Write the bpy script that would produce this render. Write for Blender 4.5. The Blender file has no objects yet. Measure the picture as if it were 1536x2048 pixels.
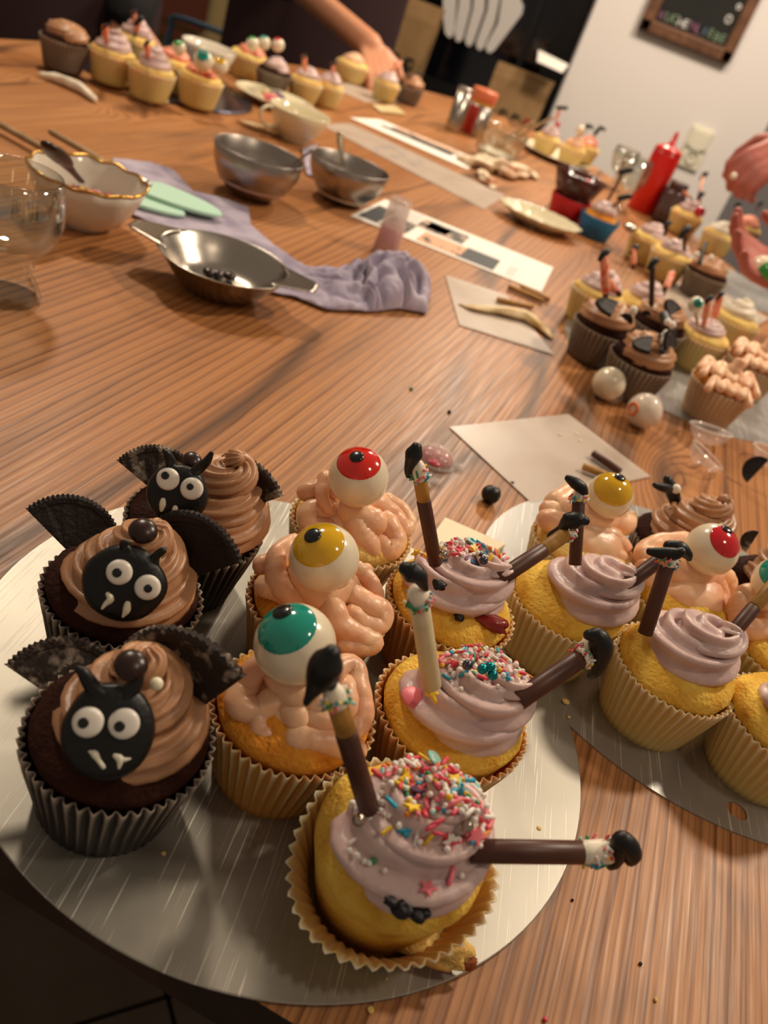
import bpy, bmesh, math, random
from mathutils import Vector as V, Matrix, noise
from mathutils.bvhtree import BVHTree
S = bpy.context.scene
C = S.collection
PI = math.pi
# ------------------------------------------------------------------ camera
F, HC = 1700.0, 0.28                      # focal length in pixels, camera height over the table
TZ = 0.75                                 # table height over the floor
R = V((0.929293749, 0.197646563, 0.312007955))
U = V((-0.369341479, 0.497295121, 0.785037856))
Bk = V((0, -0.844768252, 0.535132321))
cd = bpy.data.cameras.new('camera'); cam = bpy.data.objects.new('camera', cd); C.objects.link(cam)
CP = V((0, 0, HC))
cam.matrix_world = Matrix(((R.x, U.x, Bk.x, 0), (R.y, U.y, Bk.y, 0), (R.z, U.z, Bk.z, HC + TZ), (0, 0, 0, 1)))
cd.sensor_fit = 'HORIZONTAL'; cd.sensor_width = 36; cd.lens = F / 1536 * 36; cd.clip_start = 0.01
cd.dof.use_dof = True; cd.dof.focus_distance = 0.37; cd.dof.aperture_fstop = 13.5
S.camera = cam
# ------------------------------------------------------------------ light and exposure
S.view_settings.view_transform = 'Standard'; S.view_settings.look = 'None'
S.view_settings.gamma = 1; S.view_settings.use_curve_mapping = False
S.view_settings.exposure = 0.0
w = bpy.data.worlds.new('world'); S.world = w; w.use_nodes = True
w.node_tree.nodes['Background'].inputs[0].default_value = (1.0, 0.80, 0.62, 1)
w.node_tree.nodes['Background'].inputs[1].default_value = 0.23
def lamp(name, kind, loc, power, size, col=(1, .84, .65), aim=None, sizey=None):
    l = bpy.data.lights.new(name, kind); l.energy = power; l.color = col
    if kind == 'AREA':
        l.size = size
        if sizey: l.shape = 'RECTANGLE'; l.size_y = sizey
        else: l.shape = 'DISK'
    else: l.shadow_soft_size = size
    o = bpy.data.objects.new(name, l); C.objects.link(o); o.location = V(loc)
    d = (V(aim) if aim else V(loc) - V((0, 0, 1))) - V(loc)
    o.rotation_euler = d.to_track_quat('-Z', 'Y').to_euler()
    return o
lamp('ceiling_lamp', 'AREA', (0.98, 1.30, 1.30), 18, .16, aim=(.1, .5, 0))
lamp('ceiling_lamp', 'AREA', (-0.80, 1.50, 1.25), 13, .16, aim=(-.1, .6, 0))
lamp('ceiling_lamp', 'AREA', (0.10, 2.5, 1.10), 16, .2, aim=(0, 2, 0))
lamp('ceiling_lamp', 'AREA', (0.55, 0.15, 1.15), 2.0, .12, aim=(0, .4, 0))
lamp('wall_fill', 'AREA', (-1.7, 2.9, 1.3), 7, .3, aim=(-1.5, 3.6, 0))  # unseen fill light, added because the olive wall was too dim
lamp('wall_fill', 'AREA', (0.7, 2.35, 1.3), 19, .4, (1, .86, .72), aim=(.5, 3.3, .1))  # added fill aimed at the white wall to brighten it, no real fixture
# ------------------------------------------------------------------ pixel rays -> world points (table top is z = 0 until the final shift)
def ray(px, py): return R * (px - 768) - U * (py - 1024) - Bk * F
def P(px, py, z=0.0):
    r = ray(px, py); return CP + r * ((z - HC) / r.z)
def Y(px, py, y):
    r = ray(px, py); return CP + r * (y / r.y)
def depth(p): return -(p - CP).dot(Bk)
def mpp(p): return depth(p) / F           # metres per pixel at p
# ------------------------------------------------------------------ materials
def lin(h):
    h = h.lstrip('#'); v = [int(h[i:i + 2], 16) / 255 for i in (0, 2, 4)]
    return tuple((x / 12.92 if x <= .04045 else ((x + .055) / 1.055) ** 2.4) for x in v) + (1,)
MATS = {}
def mat(name, col, rough=.5, metal=0, sss=0, bump=0, bscale=200, trans=0, coat=0, col2=None, cscale=60, spec=.5, cpos=(.4, .65), alpha=1, ior=1.45, bstretch=None, sheen=0, detail=4):
    m = bpy.data.materials.new(name); m.use_nodes = True; MATS[name] = m
    nt = m.node_tree; b = nt.nodes['Principled BSDF']; b.inputs['Base Color'].default_value = lin(col)
    b.inputs['Roughness'].default_value = rough; b.inputs['Metallic'].default_value = metal
    b.inputs['Specular IOR Level'].default_value = spec; b.inputs['IOR'].default_value = ior
    if sss: b.inputs['Subsurface Weight'].default_value = sss; b.inputs['Subsurface Radius'].default_value = (1, .6, .35); b.inputs['Subsurface Scale'].default_value = .004
    if trans: b.inputs['Transmission Weight'].default_value = trans
    if coat: b.inputs['Coat Weight'].default_value = coat; b.inputs['Coat Roughness'].default_value = .08
    if alpha < 1: b.inputs['Alpha'].default_value = alpha
    if sheen: b.inputs['Sheen Weight'].default_value = sheen
    tc = nt.nodes.new('ShaderNodeTexCoord')
    if col2:
        n = nt.nodes.new('ShaderNodeTexNoise'); n.inputs['Scale'].default_value = cscale; n.inputs['Detail'].default_value = 5
        nt.links.new(tc.outputs['Object'], n.inputs['Vector'])
        r = nt.nodes.new('ShaderNodeValToRGB'); r.color_ramp.elements[0].position = cpos[0]; r.color_ramp.elements[1].position = cpos[1]
        r.color_ramp.elements[0].color = lin(col); r.color_ramp.elements[1].color = lin(col2)
        nt.links.new(n.outputs['Fac'], r.inputs[0]); nt.links.new(r.outputs[0], b.inputs['Base Color'])
    if bump:
        n = nt.nodes.new('ShaderNodeTexNoise'); n.inputs['Scale'].default_value = bscale; n.inputs['Detail'].default_value = detail
        src = tc.outputs['Object']
        if bstretch:
            mp = nt.nodes.new('ShaderNodeMapping'); mp.inputs['Scale'].default_value = bstretch
            nt.links.new(src, mp.inputs['Vector']); src = mp.outputs[0]
        nt.links.new(src, n.inputs['Vector'])
        bp = nt.nodes.new('ShaderNodeBump'); bp.inputs['Strength'].default_value = bump; bp.inputs['Distance'].default_value = .001
        nt.links.new(n.outputs['Fac'], bp.inputs['Height']); nt.links.new(bp.outputs[0], b.inputs['Normal'])
    return m
class G:
    """small helper to wire nodes"""
    def __init__(s, m): s.t = m.node_tree
    def n(s, k, **kw):
        nd = s.t.nodes.new('ShaderNode' + k)
        for a, b in kw.items(): setattr(nd, a, b)
        return nd
    def l(s, a, b): s.t.links.new(a, b)
    def math(s, op, a, b=None, c=None):
        nd = s.n('Math', operation=op)
        for i, v in enumerate((a, b, c)):
            if v is None: continue
            if hasattr(v, 'links'): s.l(v, nd.inputs[i])
            else: nd.inputs[i].default_value = v
        return nd.outputs[0]
    def ramp(s, f, *st):
        nd = s.n('ValToRGB'); e = nd.color_ramp.elements
        while len(e) < len(st): e.new(.5)
        for i, (p, c) in enumerate(st):
            e[i].position = p; e[i].color = lin(c) if isinstance(c, str) else (c, c, c, 1)
        s.l(f, nd.inputs[0]); return nd.outputs[0]
    def mix(s, f, a, b, mode='MIX'):
        nd = s.n('Mix', data_type='RGBA', blend_type=mode)
        for sock, v in ((nd.inputs[0], f), (nd.inputs[6], a), (nd.inputs[7], b)):
            if hasattr(v, 'links'): s.l(v, sock)
            else: sock.default_value = v
        return nd.outputs[2]
def wood_table():
    m = mat('table_wood', '#B07848', .42, spec=.3); g = G(m); b = g.t.nodes['Principled BSDF']
    tc = g.n('TexCoord'); mp = g.n('Mapping'); mp.inputs['Rotation'].default_value = (0, 0, math.radians(9.6))
    g.l(tc.outputs['Object'], mp.inputs[0])
    def sc(x, y, z=1, src=None):
        k = g.n('Mapping'); k.inputs['Scale'].default_value = (x, y, z); g.l(src or mp.outputs[0], k.inputs[0]); return k.outputs[0]
    def noi(vec, s=1, d=3, r=.55):
        k = g.n('TexNoise'); k.inputs['Scale'].default_value = s; k.inputs['Detail'].default_value = d; k.inputs['Roughness'].default_value = r; g.l(vec, k.inputs['Vector']); return k.outputs['Fac']
    sx = g.n('SeparateXYZ'); g.l(mp.outputs[0], sx.inputs[0]); u = sx.outputs[0]
    # knots : sparse voronoi cells stretched along the grain
    vo = g.n('TexVoronoi'); vo.inputs['Scale'].default_value = 1; g.l(sc(7.5, 3.0), vo.inputs['Vector'])
    kd = vo.outputs['Distance']
    kn = g.math('MULTIPLY', g.math('POWER', 2.718, g.math('MULTIPLY', g.math('MULTIPLY', kd, kd), -32.0)), g.math('GREATER_THAN', g.math('ADD', vo.outputs['Color'], 0.0), .62))
    warp = g.math('ADD', g.math('MULTIPLY', noi(sc(5, .55), 1, 3), 4.2), g.math('MULTIPLY', kn, 2.6))
    freq = g.math('MULTIPLY', u, 125.0)
    ph = g.math('ADD', freq, g.math('MULTIPLY', warp, 2.3))
    ph = g.math('ADD', ph, g.math('MULTIPLY', noi(sc(60, 3), 1, 3), 1.3))
    fr = g.math('FRACT', ph)                                   # saw profile : late wood line at the end of each ring
    line = g.ramp(fr, (0.0, .6), (.08, .03), (.55, .12), (.86, .5), (.96, 1.0))
    ph = g.math('ADD', ph, g.math('MULTIPLY', noi(sc(26, .35), 1, 2), 3.2))
    ph2 = g.math('ADD', g.math('MULTIPLY', u, 290.0), g.math('MULTIPLY', warp, 4.1))
    line2 = g.ramp(g.math('FRACT', ph2), (0.0, .6), (.2, .0), (.7, .2), (.96, 1.0))
    mask = g.ramp(noi(sc(5, .7), 1, 2), (.36, 0.0), (.62, 1.0))
    fib = noi(sc(520, 14), 1, 3, .6)
    big = noi(sc(6, .9), 1, 4)
    col = g.ramp(big, (.25, '#9C6638'), (.45, '#B97D4A'), (.6, '#C88E5C'), (.78, '#A46A3E'))
    ring = g.ramp(noi(sc(90, .6), 1, 1), (.3, .5), (.55, 1.0))
    dark = g.mix(g.math('MULTIPLY', g.math('MULTIPLY', line, ring), g.math('MULTIPLY_ADD', mask, -.2, .95)), col, lin('#56290F'))
    dark = g.mix(g.math('MULTIPLY', line2, g.math('MULTIPLY_ADD', mask, .5, .2)), dark, lin('#7A4826'))
    dark = g.mix(g.math('MULTIPLY', g.ramp(fib, (.35, 1.0), (.6, 0.0)), .22), dark, lin('#7B4C2C'))
    # long grey-brown smudges and thin dark cracks along the grain
    sm = g.ramp(noi(sc(9, 1.6), 1, 5, .65), (.56, 0.0), (.72, 1.0))
    dark = g.mix(g.math('MULTIPLY', sm, .55), dark, lin('#5B4436'))
    cr = g.math('ABSOLUTE', g.math('SUBTRACT', noi(sc(6.5, .75), 1, 2, .4), .5))
    cr = g.math('MULTIPLY', g.ramp(cr, (0.0, 1.0), (.008, .7), (.022, 0.0)), g.ramp(noi(sc(3, 1.6), 1, 2), (.44, 0.0), (.54, 1.0)))
    dark = g.mix(g.math('MULTIPLY', cr, .8), dark, lin('#3A2418'))
    kc = g.ramp(kn, (.45, 0.0), (.93, 1.0))
    dark = g.mix(g.math('MULTIPLY', kc, .7), dark, lin('#4C2C1A'))
    g.l(dark, b.inputs['Base Color'])
    g.l(g.ramp(fib, (.3, .5), (.7, .34)), b.inputs['Roughness'])
    bp = g.n('Bump'); bp.inputs['Strength'].default_value = .16; bp.inputs['Distance'].default_value = .0004; bp.invert = True
    g.l(g.math('ADD', g.math('ADD', line, cr), g.math('MULTIPLY', fib, -.7)), bp.inputs['Height']); g.l(bp.outputs[0], b.inputs['Normal'])
    return m
def scratched_metal(name, base, base2, rough, scr):
    m = mat(name, base, rough, .68); g = G(m); b = g.t.nodes['Principled BSDF']; tc = g.n('TexCoord')
    n = g.n('TexNoise'); n.inputs['Scale'].default_value = 14; n.inputs['Detail'].default_value = 6; g.l(tc.outputs['Object'], n.inputs['Vector'])
    tot = None
    for i, a in enumerate((.3, 1.2, 2.1, 2.75, .8, 1.7)):
        mp = g.n('Mapping'); mp.inputs['Rotation'].default_value = (0, 0, a); mp.inputs['Location'].default_value = (i * 3.1, i, 0); mp.inputs['Scale'].default_value = (800, 14, 1)
        g.l(tc.outputs['Object'], mp.inputs[0])
        k = g.n('TexNoise'); k.inputs['Scale'].default_value = 1; k.inputs['Detail'].default_value = 1; g.l(mp.outputs[0], k.inputs['Vector'])
        s = g.ramp(k.outputs['Fac'], (.70, 0.0), (.74, 1.0))
        tot = s if tot is None else g.math('ADD', tot, s)
    tot = g.math('MINIMUM', tot, 1.0)
    c = g.ramp(n.outputs['Fac'], (.35, base), (.7, base2))
    c = g.mix(g.math('MULTIPLY', tot, .55), c, lin('#FBF4E8'))
    g.l(c, b.inputs['Base Color'])
    g.l(g.math('ADD', g.ramp(n.outputs['Fac'], (.3, rough), (.7, rough + .12)), g.math('MULTIPLY', tot, .1)), b.inputs['Roughness'])
    bp = g.n('Bump'); bp.inputs['Strength'].default_value = scr; bp.inputs['Distance'].default_value = .0004
    g.l(tot, bp.inputs['Height']); g.l(bp.outputs[0], b.inputs['Normal'])
    return m
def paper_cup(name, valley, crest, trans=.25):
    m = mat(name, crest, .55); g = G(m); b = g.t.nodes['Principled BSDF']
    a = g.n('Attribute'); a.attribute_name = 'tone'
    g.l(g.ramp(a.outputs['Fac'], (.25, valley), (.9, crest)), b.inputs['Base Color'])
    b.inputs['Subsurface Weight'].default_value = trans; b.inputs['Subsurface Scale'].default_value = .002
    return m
def cake_mat(name, c1, c2, c3):
    m = mat(name, c1, .85, spec=.2); g = G(m); b = g.t.nodes['Principled BSDF']; tc = g.n('TexCoord')
    n = g.n('TexNoise'); n.inputs['Scale'].default_value = 55; n.inputs['Detail'].default_value = 5; g.l(tc.outputs['Object'], n.inputs['Vector'])
    v = g.n('TexVoronoi'); v.inputs['Scale'].default_value = 420; g.l(tc.outputs['Object'], v.inputs['Vector'])
    c = g.ramp(n.outputs['Fac'], (.35, c1), (.55, c2), (.72, c3))
    c = g.mix(g.math('MULTIPLY', g.ramp(v.outputs['Distance'], (.0, 1.0), (.3, 0.0)), .3), c, lin(c3))
    g.l(c, b.inputs['Base Color'])
    b.inputs['Subsurface Weight'].default_value = .15; b.inputs['Subsurface Scale'].default_value = .002
    n2 = g.n('TexNoise'); n2.inputs['Scale'].default_value = 900; n2.inputs['Detail'].default_value = 4; g.l(tc.outputs['Object'], n2.inputs['Vector'])
    bp = g.n('Bump'); bp.inputs['Strength'].default_value = .7; bp.inputs['Distance'].default_value = .0012
    g.l(g.math('ADD', n2.outputs['Fac'], g.math('MULTIPLY', v.outputs['Distance'], .9)), bp.inputs['Height']); g.l(bp.outputs[0], b.inputs['Normal'])
    return m
wood_table()
scratched_metal('board_foil', '#9A958A', '#BCB6AA', .40, .14)
scratched_metal('board_foil_new', '#A3A09C', '#B5B2AD', .33, .03)
mat('table_side', '#3A2418', .6, col2='#24150D', cscale=30)
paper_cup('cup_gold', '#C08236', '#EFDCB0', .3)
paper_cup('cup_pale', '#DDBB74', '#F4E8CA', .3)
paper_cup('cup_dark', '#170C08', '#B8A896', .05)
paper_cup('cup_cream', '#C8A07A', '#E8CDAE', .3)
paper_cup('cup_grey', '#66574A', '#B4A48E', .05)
cake_mat('cake_yellow', '#F4CC5E', '#E9B548', '#BE7E26')
cake_mat('cake_pale', '#F4D688', '#F0CA78', '#D69E46')
cake_mat('cake_gold', '#E8A23C', '#DA8C2E', '#B05E18')
cake_mat('cake_choc', '#2C120A', '#3A1B0F', '#190A05')
mat('frost_brown', '#BC8C66', .36, sss=.2, bump=.25, bscale=260, col2='#AE7E5A', cscale=40)
mat('frost_mauve', '#DCC0B8', .34, sss=.2, bump=.5, bscale=200, col2='#C9AAA8', cscale=60)
mat('frost_peach', '#F6C8A0', .34, sss=.2, bump=.45, bscale=180, col2='#EAB08A', cscale=50)
mat('frost_coral', '#F0A080', .4, sss=.2, col2='#E8502C', cscale=150, cpos=(.52, .6))
mat('frost_white', '#EFE2CC', .4, sss=.3, bump=.2, bscale=200)
mat('black_fondant', '#0C0B0B', .42, bump=.25, bscale=500)
mat('candy_white', '#EFE6DA', .3, sss=.2)
mat('candy_black', '#080707', .25, coat=.4)
mat('white_choc', '#EDE2C8', .3, sss=.3)
mat('ivory_candy', '#EBDDC2', .22, sss=.3, coat=.5)
for n_, c_ in (('red', '#D8200C'), ('yellow', '#D9A808'), ('teal', '#128F7C'), ('green', '#2E9A30'), ('crimson', '#C8101C'), ('orange', '#E8701C')):
    mat('gel_' + n_, c_, .12, coat=.8, sss=.1)
mat('cookie', '#1C0F0A', .7, bump=.8, bscale=500)
mat('cookie_residue', '#2A1C14', .75, col2='#9A8A7A', cscale=170, cpos=(.5, .66), bump=.8, bscale=500)
mat('choc_button', '#2B140E', .3, sss=.05)
mat('choc_stick', '#4A2619', .42, col2='#55301F', cscale=80)
mat('gold_stick', '#B5843A', .5, col2='#8E6224', cscale=120)
mat('cream_stick', '#D8CBA6', .4, sss=.3, col2='#CBB88C', cscale=90)
mat('berry', '#120C14', .35, bump=.6, bscale=500)
mat('jam', '#8A2016', .25, coat=.3)
mat('crust', '#9A4A14', .6, col2='#7A3410', cscale=200)
SPR = {'pink': '#F07A86', 'rose': '#E2485A', 'white': '#F2EAE0', 'blue': '#2FA0BE', 'yellow': '#F0C428', 'orange': '#EE8A2C', 'green': '#2E8A5A', 'mint': '#8FC9BC', 'violet': '#5A4468'}
for k_, c_ in SPR.items(): mat('sugar_' + k_, c_, .4, sss=.1)
mat('pearl_silver', '#B8A898', .15, 1); mat('pearl_teal', '#1E8A92', .18, .8); mat('pearl_grey', '#5A5868', .2, .9)
mat('steel', '#B4ABA0', .26, 1, bump=.12, bscale=900, bstretch=(1, 1, .02))
mat('steel_dull', '#A79E96', .32, 1, bump=.15, bscale=700, bstretch=(1, 1, .02))
mat('ceramic', '#E6DCCB', .12, coat=.5); mat('ceramic_cream', '#E2D6B4', .15, coat=.5)
mat('gold_rim', '#B98A3A', .25, .8)
gm = bpy.data.materials.new('glass'); gm.use_nodes = True; MATS['glass'] = gm; g_ = G(gm); g_.t.nodes.clear()
_o = g_.n('OutputMaterial'); _m = g_.n('MixShader'); _t = g_.n('BsdfTransparent'); _g = g_.n('BsdfGlossy'); _f = g_.n('LayerWeight'); _f.inputs[0].default_value = .35
_t.inputs[0].default_value = (.93, .95, .92, 1); _g.inputs['Roughness'].default_value = .03
g_.l(g_.math('MULTIPLY_ADD', g_.math('POWER', _f.outputs['Facing'], 1.8), .8, .13), _m.inputs[0]); g_.l(_t.outputs[0], _m.inputs[1]); g_.l(_g.outputs[0], _m.inputs[2]); g_.l(_m.outputs[0], _o.inputs[0])
mat('clear_plastic', '#F6E6DE', .08, alpha=.28, spec=.9); mat('plastic_rim', '#FBEFE8', .1, alpha=.6, spec=.9); mat('pink_plastic', '#D06878', .15, alpha=.6)
mat('pink_film', '#D88A8A', .2, alpha=.55, col2='#B84848', cscale=220)
mat('pink_liquid', '#B84A5C', .2, sss=.3)
mat('mint_silicone', '#B9DFC8', .45); mat('spatula_edge', '#1E3A40', .5)
mat('pale_wood', '#A98A64', .6, col2='#937450', cscale=60)
mat('dark_wood', '#3A2216', .35, col2='#2A170E', cscale=80)
mat('lilac_cloth', '#BDB0C2', .9, bump=.8, bscale=1400, col2='#8E8099', cscale=30, sheen=.3)
mat('parchment', '#D8C6B6', .35, alpha=.62, col2='#CDB9A6', cscale=20)
mat('parchment_solid', '#DFC79A', .5, col2='#C79F5E', cscale=50, sss=.2)
mat('parchment_brown', '#E6CFAE', .5, col2='#A8602A', cscale=22, cpos=(.52, .64))
mat('white_paper', '#EFE8DC', .7); mat('grey_paper', '#D8CCC0', .7); mat('cream_card', '#F0E3C2', .6)
mat('print_dark', '#4A4744', .6, col2='#C9A58A', cscale=45, cpos=(.5, .6)); mat('print_pink', '#E29A92', .6, col2='#F0D8CC', cscale=60)
mat('print_black', '#37383A', .6); mat('print_skin', '#D7A27C', .6, col2='#3F342E', cscale=70, cpos=(.55, .6)); mat('ink_line', '#8E8890', .7)
mat('red_plastic', '#D01C14', .3, sss=.1, coat=.3); mat('blue_silicone', '#1C5A80', .4); mat('red_silicone', '#B01414', .4)
mat('brown_glass', '#4A2420', .15, alpha=.8)
mat('tin_red', '#A83028', .3, .3); mat('tin_orange', '#D0704A', .35); mat('tin_yellow', '#C8A040', .35)
mat('floor_tile', '#5A4C3E', .5, col2='#64564A', cscale=8, bump=.2, bscale=60); mat('grout', '#1A1512', .9)
mat('wall_white', '#E2DAD2', .9, bump=.15, bscale=120); mat('wall_olive', '#9A8458', .9, bump=.15, bscale=120)
mat('wall_grey', '#8F8A8A', .9)
mat('night_glass', '#05060B', .08, coat=.4, col2='#0B0D18', cscale=2.2); mat('door_black', '#0B0B0C', .4)
mat('white_vinyl', '#D6CEC6', .6); mat('kraft', '#8C6C44', .8, col2='#7E5E38', cscale=12, bump=.3, bscale=60); mat('print_ink', '#1E1612', .7); mat('ink_red', '#9A3018', .7)
mat('frame_wood', '#6F4A30', .5, col2='#573620', cscale=30); mat('frame_red', '#5A2A18', .5)
mat('chalkboard', '#15140F', .8, col2='#1C1B17', cscale=10)
for n_, c_ in (('chalk_white', '#D8D4CC'), ('chalk_plum', '#8A5A70'), ('chalk_green', '#7E9274'), ('chalk_blue', '#64809A')): mat(n_, c_, .95)
mat('switch_plastic', '#E4DCC4', .35)
mat('skin', '#C88A66', .5, sss=.25, bump=.2, bscale=300); mat('skin_pink', '#AE6052', .5, sss=.25, bump=.2, bscale=300)
mat('cloth_black', '#0D0B0C', .9); mat('cloth_maroon', '#2A1214', .9); mat('cloth_grey', '#75695F', .9); mat('denim', '#1A1D2A', .9); mat('hair', '#2A1A10', .7)
mat('blue_metal', '#2E4E66', .4, .3); mat('seat_cloth', '#4A4038', .9)
# ------------------------------------------------------------------ mesh helpers
class MB:
    def __init__(s): s.v = []; s.f = []; s.m = []; s.tone = {}
    def add(s, vs, fs, mi=0):
        o = len(s.v); s.v += [V(p) for p in vs]
        for f in fs: s.f.append(tuple(i + o for i in f)); s.m.append(mi)
        return o
    def lathe(s, prof, n=32, c=(0, 0, 0), fn=None, mi=0, axis=None, capb=True, capt=False):
        vs = []; fs = []
        for i, (r, z) in enumerate(prof):
            for k in range(n):
                a = 2 * PI * k / n; rr, zz = (r, z) if fn is None else fn(r, z, a)
                vs.append(V((rr * math.cos(a), rr * math.sin(a), zz)))
        for i in range(len(prof) - 1):
            for k in range(n):
                a = i * n + k; b = i * n + (k + 1) % n
                fs.append((a, b, b + n, a + n))
        if capb: fs.append(tuple(range(n))[::-1])
        if capt: fs.append(tuple(range((len(prof) - 1) * n, len(prof) * n)))
        if axis is not None:
            q = V(axis).to_track_quat('Z', 'Y'); vs = [q @ p for p in vs]
        return s.add([p + V(c) for p in vs], fs, mi)
    def sweep(s, pts, rads, n=12, shape=None, mi=0, twist=0, flat=1.0, round_end=True, up=None):
        pts = [V(p) for p in pts]; N = len(pts)
        if not hasattr(rads, '__len__'): rads = [rads] * N
        rads = list(rads)
        if round_end:                                        # rounded caps
            t0 = (pts[0] - pts[1]).normalized(); t1 = (pts[-1] - pts[-2]).normalized(); r0, r1 = rads[0], rads[-1]
            pts = [pts[0] + t0 * r0 * .95, pts[0] + t0 * r0 * .7] + pts + [pts[-1] + t1 * r1 * .7, pts[-1] + t1 * r1 * .95]
            rads = [r0 * .25, r0 * .72] + rads + [r1 * .72, r1 * .25]; N += 4
        vs = []; t = (pts[1] - pts[0]).normalized()
        nrm = V(up) if up is not None else (V((0, 0, 1)) if abs(t.z) < .9 else V((1, 0, 0)))
        for i in range(N):
            t = (pts[min(i + 1, N - 1)] - pts[max(i - 1, 0)]).normalized()
            nrm = (nrm - t * nrm.dot(t)).normalized(); bn = t.cross(nrm)
            for k in range(n):
                a = 2 * PI * k / n; a2 = a + twist * i / N
                r = rads[i] * (shape(a, i / N) if shape else 1)
                vs.append(pts[i] + (bn * math.cos(a2) + nrm * math.sin(a2) * flat) * r)
        fs = [(i * n + k, i * n + (k + 1) % n, (i + 1) * n + (k + 1) % n, (i + 1) * n + k) for i in range(N - 1) for k in range(n)]
        fs += [tuple(range(n))[::-1], tuple(range((N - 1) * n, N * n))]
        return s.add(vs, fs, mi)
    def ball(s, c, r, n=16, m=10, mi=0, sc=(1, 1, 1), q=None, nz=0, seed=0):
        vs = []; fs = []
        for i in range(m + 1):
            th = PI * i / m
            for k in range(n):
                a = 2 * PI * k / n; p = V((math.sin(th) * math.cos(a), math.sin(th) * math.sin(a), math.cos(th)))
                if nz: p *= 1 + nz * noise.noise(p * 1.7 + V((seed, 0, 0)))
                p = V((p.x * sc[0], p.y * sc[1], p.z * sc[2])) * r
                if q is not None: p = q @ p
                vs.append(p + V(c))
        fs = [(i * n + k, (i + 1) * n + k, (i + 1) * n + (k + 1) % n, i * n + (k + 1) % n) for i in range(m) for k in range(n)]
        return s.add(vs, fs, mi)
    def prism(s, poly, t, mi=0, M=None):
        """poly: 3-D points of a face; t: thickness vector"""
        poly = [V(p) for p in poly]; t = V(t); n = len(poly)
        return s.add(poly + [p + t for p in poly], [tuple(range(n))[::-1], tuple(range(n, 2 * n))] + [(i, (i + 1) % n, n + (i + 1) % n, n + i) for i in range(n)], mi)
    def box(s, c, sz, mi=0, q=None):
        x, y, z = [a / 2 for a in sz]; vs = [V((i, j, k)) for i in (-x, x) for j in (-y, y) for k in (-z, z)]
        if q is not None: vs = [q @ p for p in vs]
        return s.add([p + V(c) for p in vs], [(0, 1, 3, 2), (4, 6, 7, 5), (0, 4, 5, 1), (2, 3, 7, 6), (0, 2, 6, 4), (1, 5, 7, 3)], mi)
    def grid(s, rows, mi=0, thick=0):
        h = len(rows); w_ = len(rows[0]); vs = [p for r in rows for p in r]
        fs = [(i * w_ + k, i * w_ + k + 1, (i + 1) * w_ + k + 1, (i + 1) * w_ + k) for i in range(h - 1) for k in range(w_ - 1)]
        if not thick: return s.add(vs, fs, mi)
        N = len(vs); vs2 = vs + [p + V((0, 0, thick)) for p in vs]
        fb = [f[::-1] for f in fs]; ft = [tuple(i + N for i in f) for f in fs]
        edge = [i for i in range(w_)] + [i * w_ + w_ - 1 for i in range(1, h)] + [(h - 1) * w_ + i for i in range(w_ - 2, -1, -1)] + [i * w_ for i in range(h - 2, 0, -1)]
        side = [(edge[i], edge[(i + 1) % len(edge)], edge[(i + 1) % len(edge)] + N, edge[i] + N) for i in range(len(edge))]
        return s.add(vs2, fb + ft + side, mi)
    def mesh(s, name, mats, smooth=True):
        me = bpy.data.meshes.new(name); me.from_pydata([tuple(p) for p in s.v], [], s.f)
        for m in (mats if isinstance(mats, (list, tuple)) else [mats]): me.materials.append(MATS[m] if isinstance(m, str) else m)
        me.polygons.foreach_set('material_index', s.m)
        if smooth: me.polygons.foreach_set('use_smooth', [True] * len(s.f))
        if s.tone:
            at = me.attributes.new('tone', 'FLOAT', 'POINT'); at.data.foreach_set('value', [s.tone.get(i, 0) for i in range(len(s.v))])
        bm = bmesh.new(); bm.from_mesh(me); bmesh.ops.recalc_face_normals(bm, faces=bm.faces); bm.to_mesh(me); bm.free()
        me.update(); return me
def link(name, me, parent=None, loc=None):
    o = bpy.data.objects.new(name, me); C.objects.link(o)
    if parent is not None:
        o.parent = parent
        L = V((0, 0, 0)); p = parent
        while p is not None: L += p.location; p = p.parent
        if loc is None: o.location = -L
        else: o.location = V(loc) - L
    elif loc is not None: o.location = V(loc)
    return o
def obj(name, mb, mats, parent=None, smooth=True):
    """mesh given in world coordinates; origin is kept at the parent"""
    if parent is None:                     # top-level mesh: origin at its own base centre
        xs = [p.x for p in mb.v]; ys = [p.y for p in mb.v]; zs = [p.z for p in mb.v]
        c = V(((min(xs) + max(xs)) / 2, (min(ys) + max(ys)) / 2, min(zs)))
        mb.v = [p - c for p in mb.v]; me = mb.mesh(name, mats, smooth)
        return link(name, me, None, c)
    L = V((0, 0, 0)); p = parent
    while p is not None: L += p.location; p = p.parent
    mb.v = [q - L for q in mb.v]
    o = bpy.data.objects.new(name, mb.mesh(name, mats, smooth)); C.objects.link(o); o.parent = parent
    return o
def tag(o, label=None, cat=None, group=None, kind=None):
    for k, v in (('label', label), ('category', cat), ('group', group), ('kind', kind)):
        if v: o[k] = v
    return o
def thing(name, loc, label, cat, group=None):
    o = bpy.data.objects.new(name, None); o.empty_display_size = .01; C.objects.link(o); o.location = V(loc)
    return tag(o, label, cat, group)
def crom(pts, k=6):
    """Catmull-Rom through tuples / vectors"""
    pts = [tuple(p) for p in pts]; out = []
    e = [tuple(2 * a - b for a, b in zip(pts[0], pts[1]))] + pts + [tuple(2 * a - b for a, b in zip(pts[-1], pts[-2]))]
    for i in range(1, len(e) - 2):
        for j in range(k):
            t = j / k
            out.append(tuple(.5 * (2 * b + (c - a) * t + (2 * a - 5 * b + 4 * c - d) * t * t + (3 * b - a - 3 * c + d) * t ** 3) for a, b, c, d in zip(e[i - 1], e[i], e[i + 1], e[i + 2])))
    out.append(pts[-1]); return out
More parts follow.
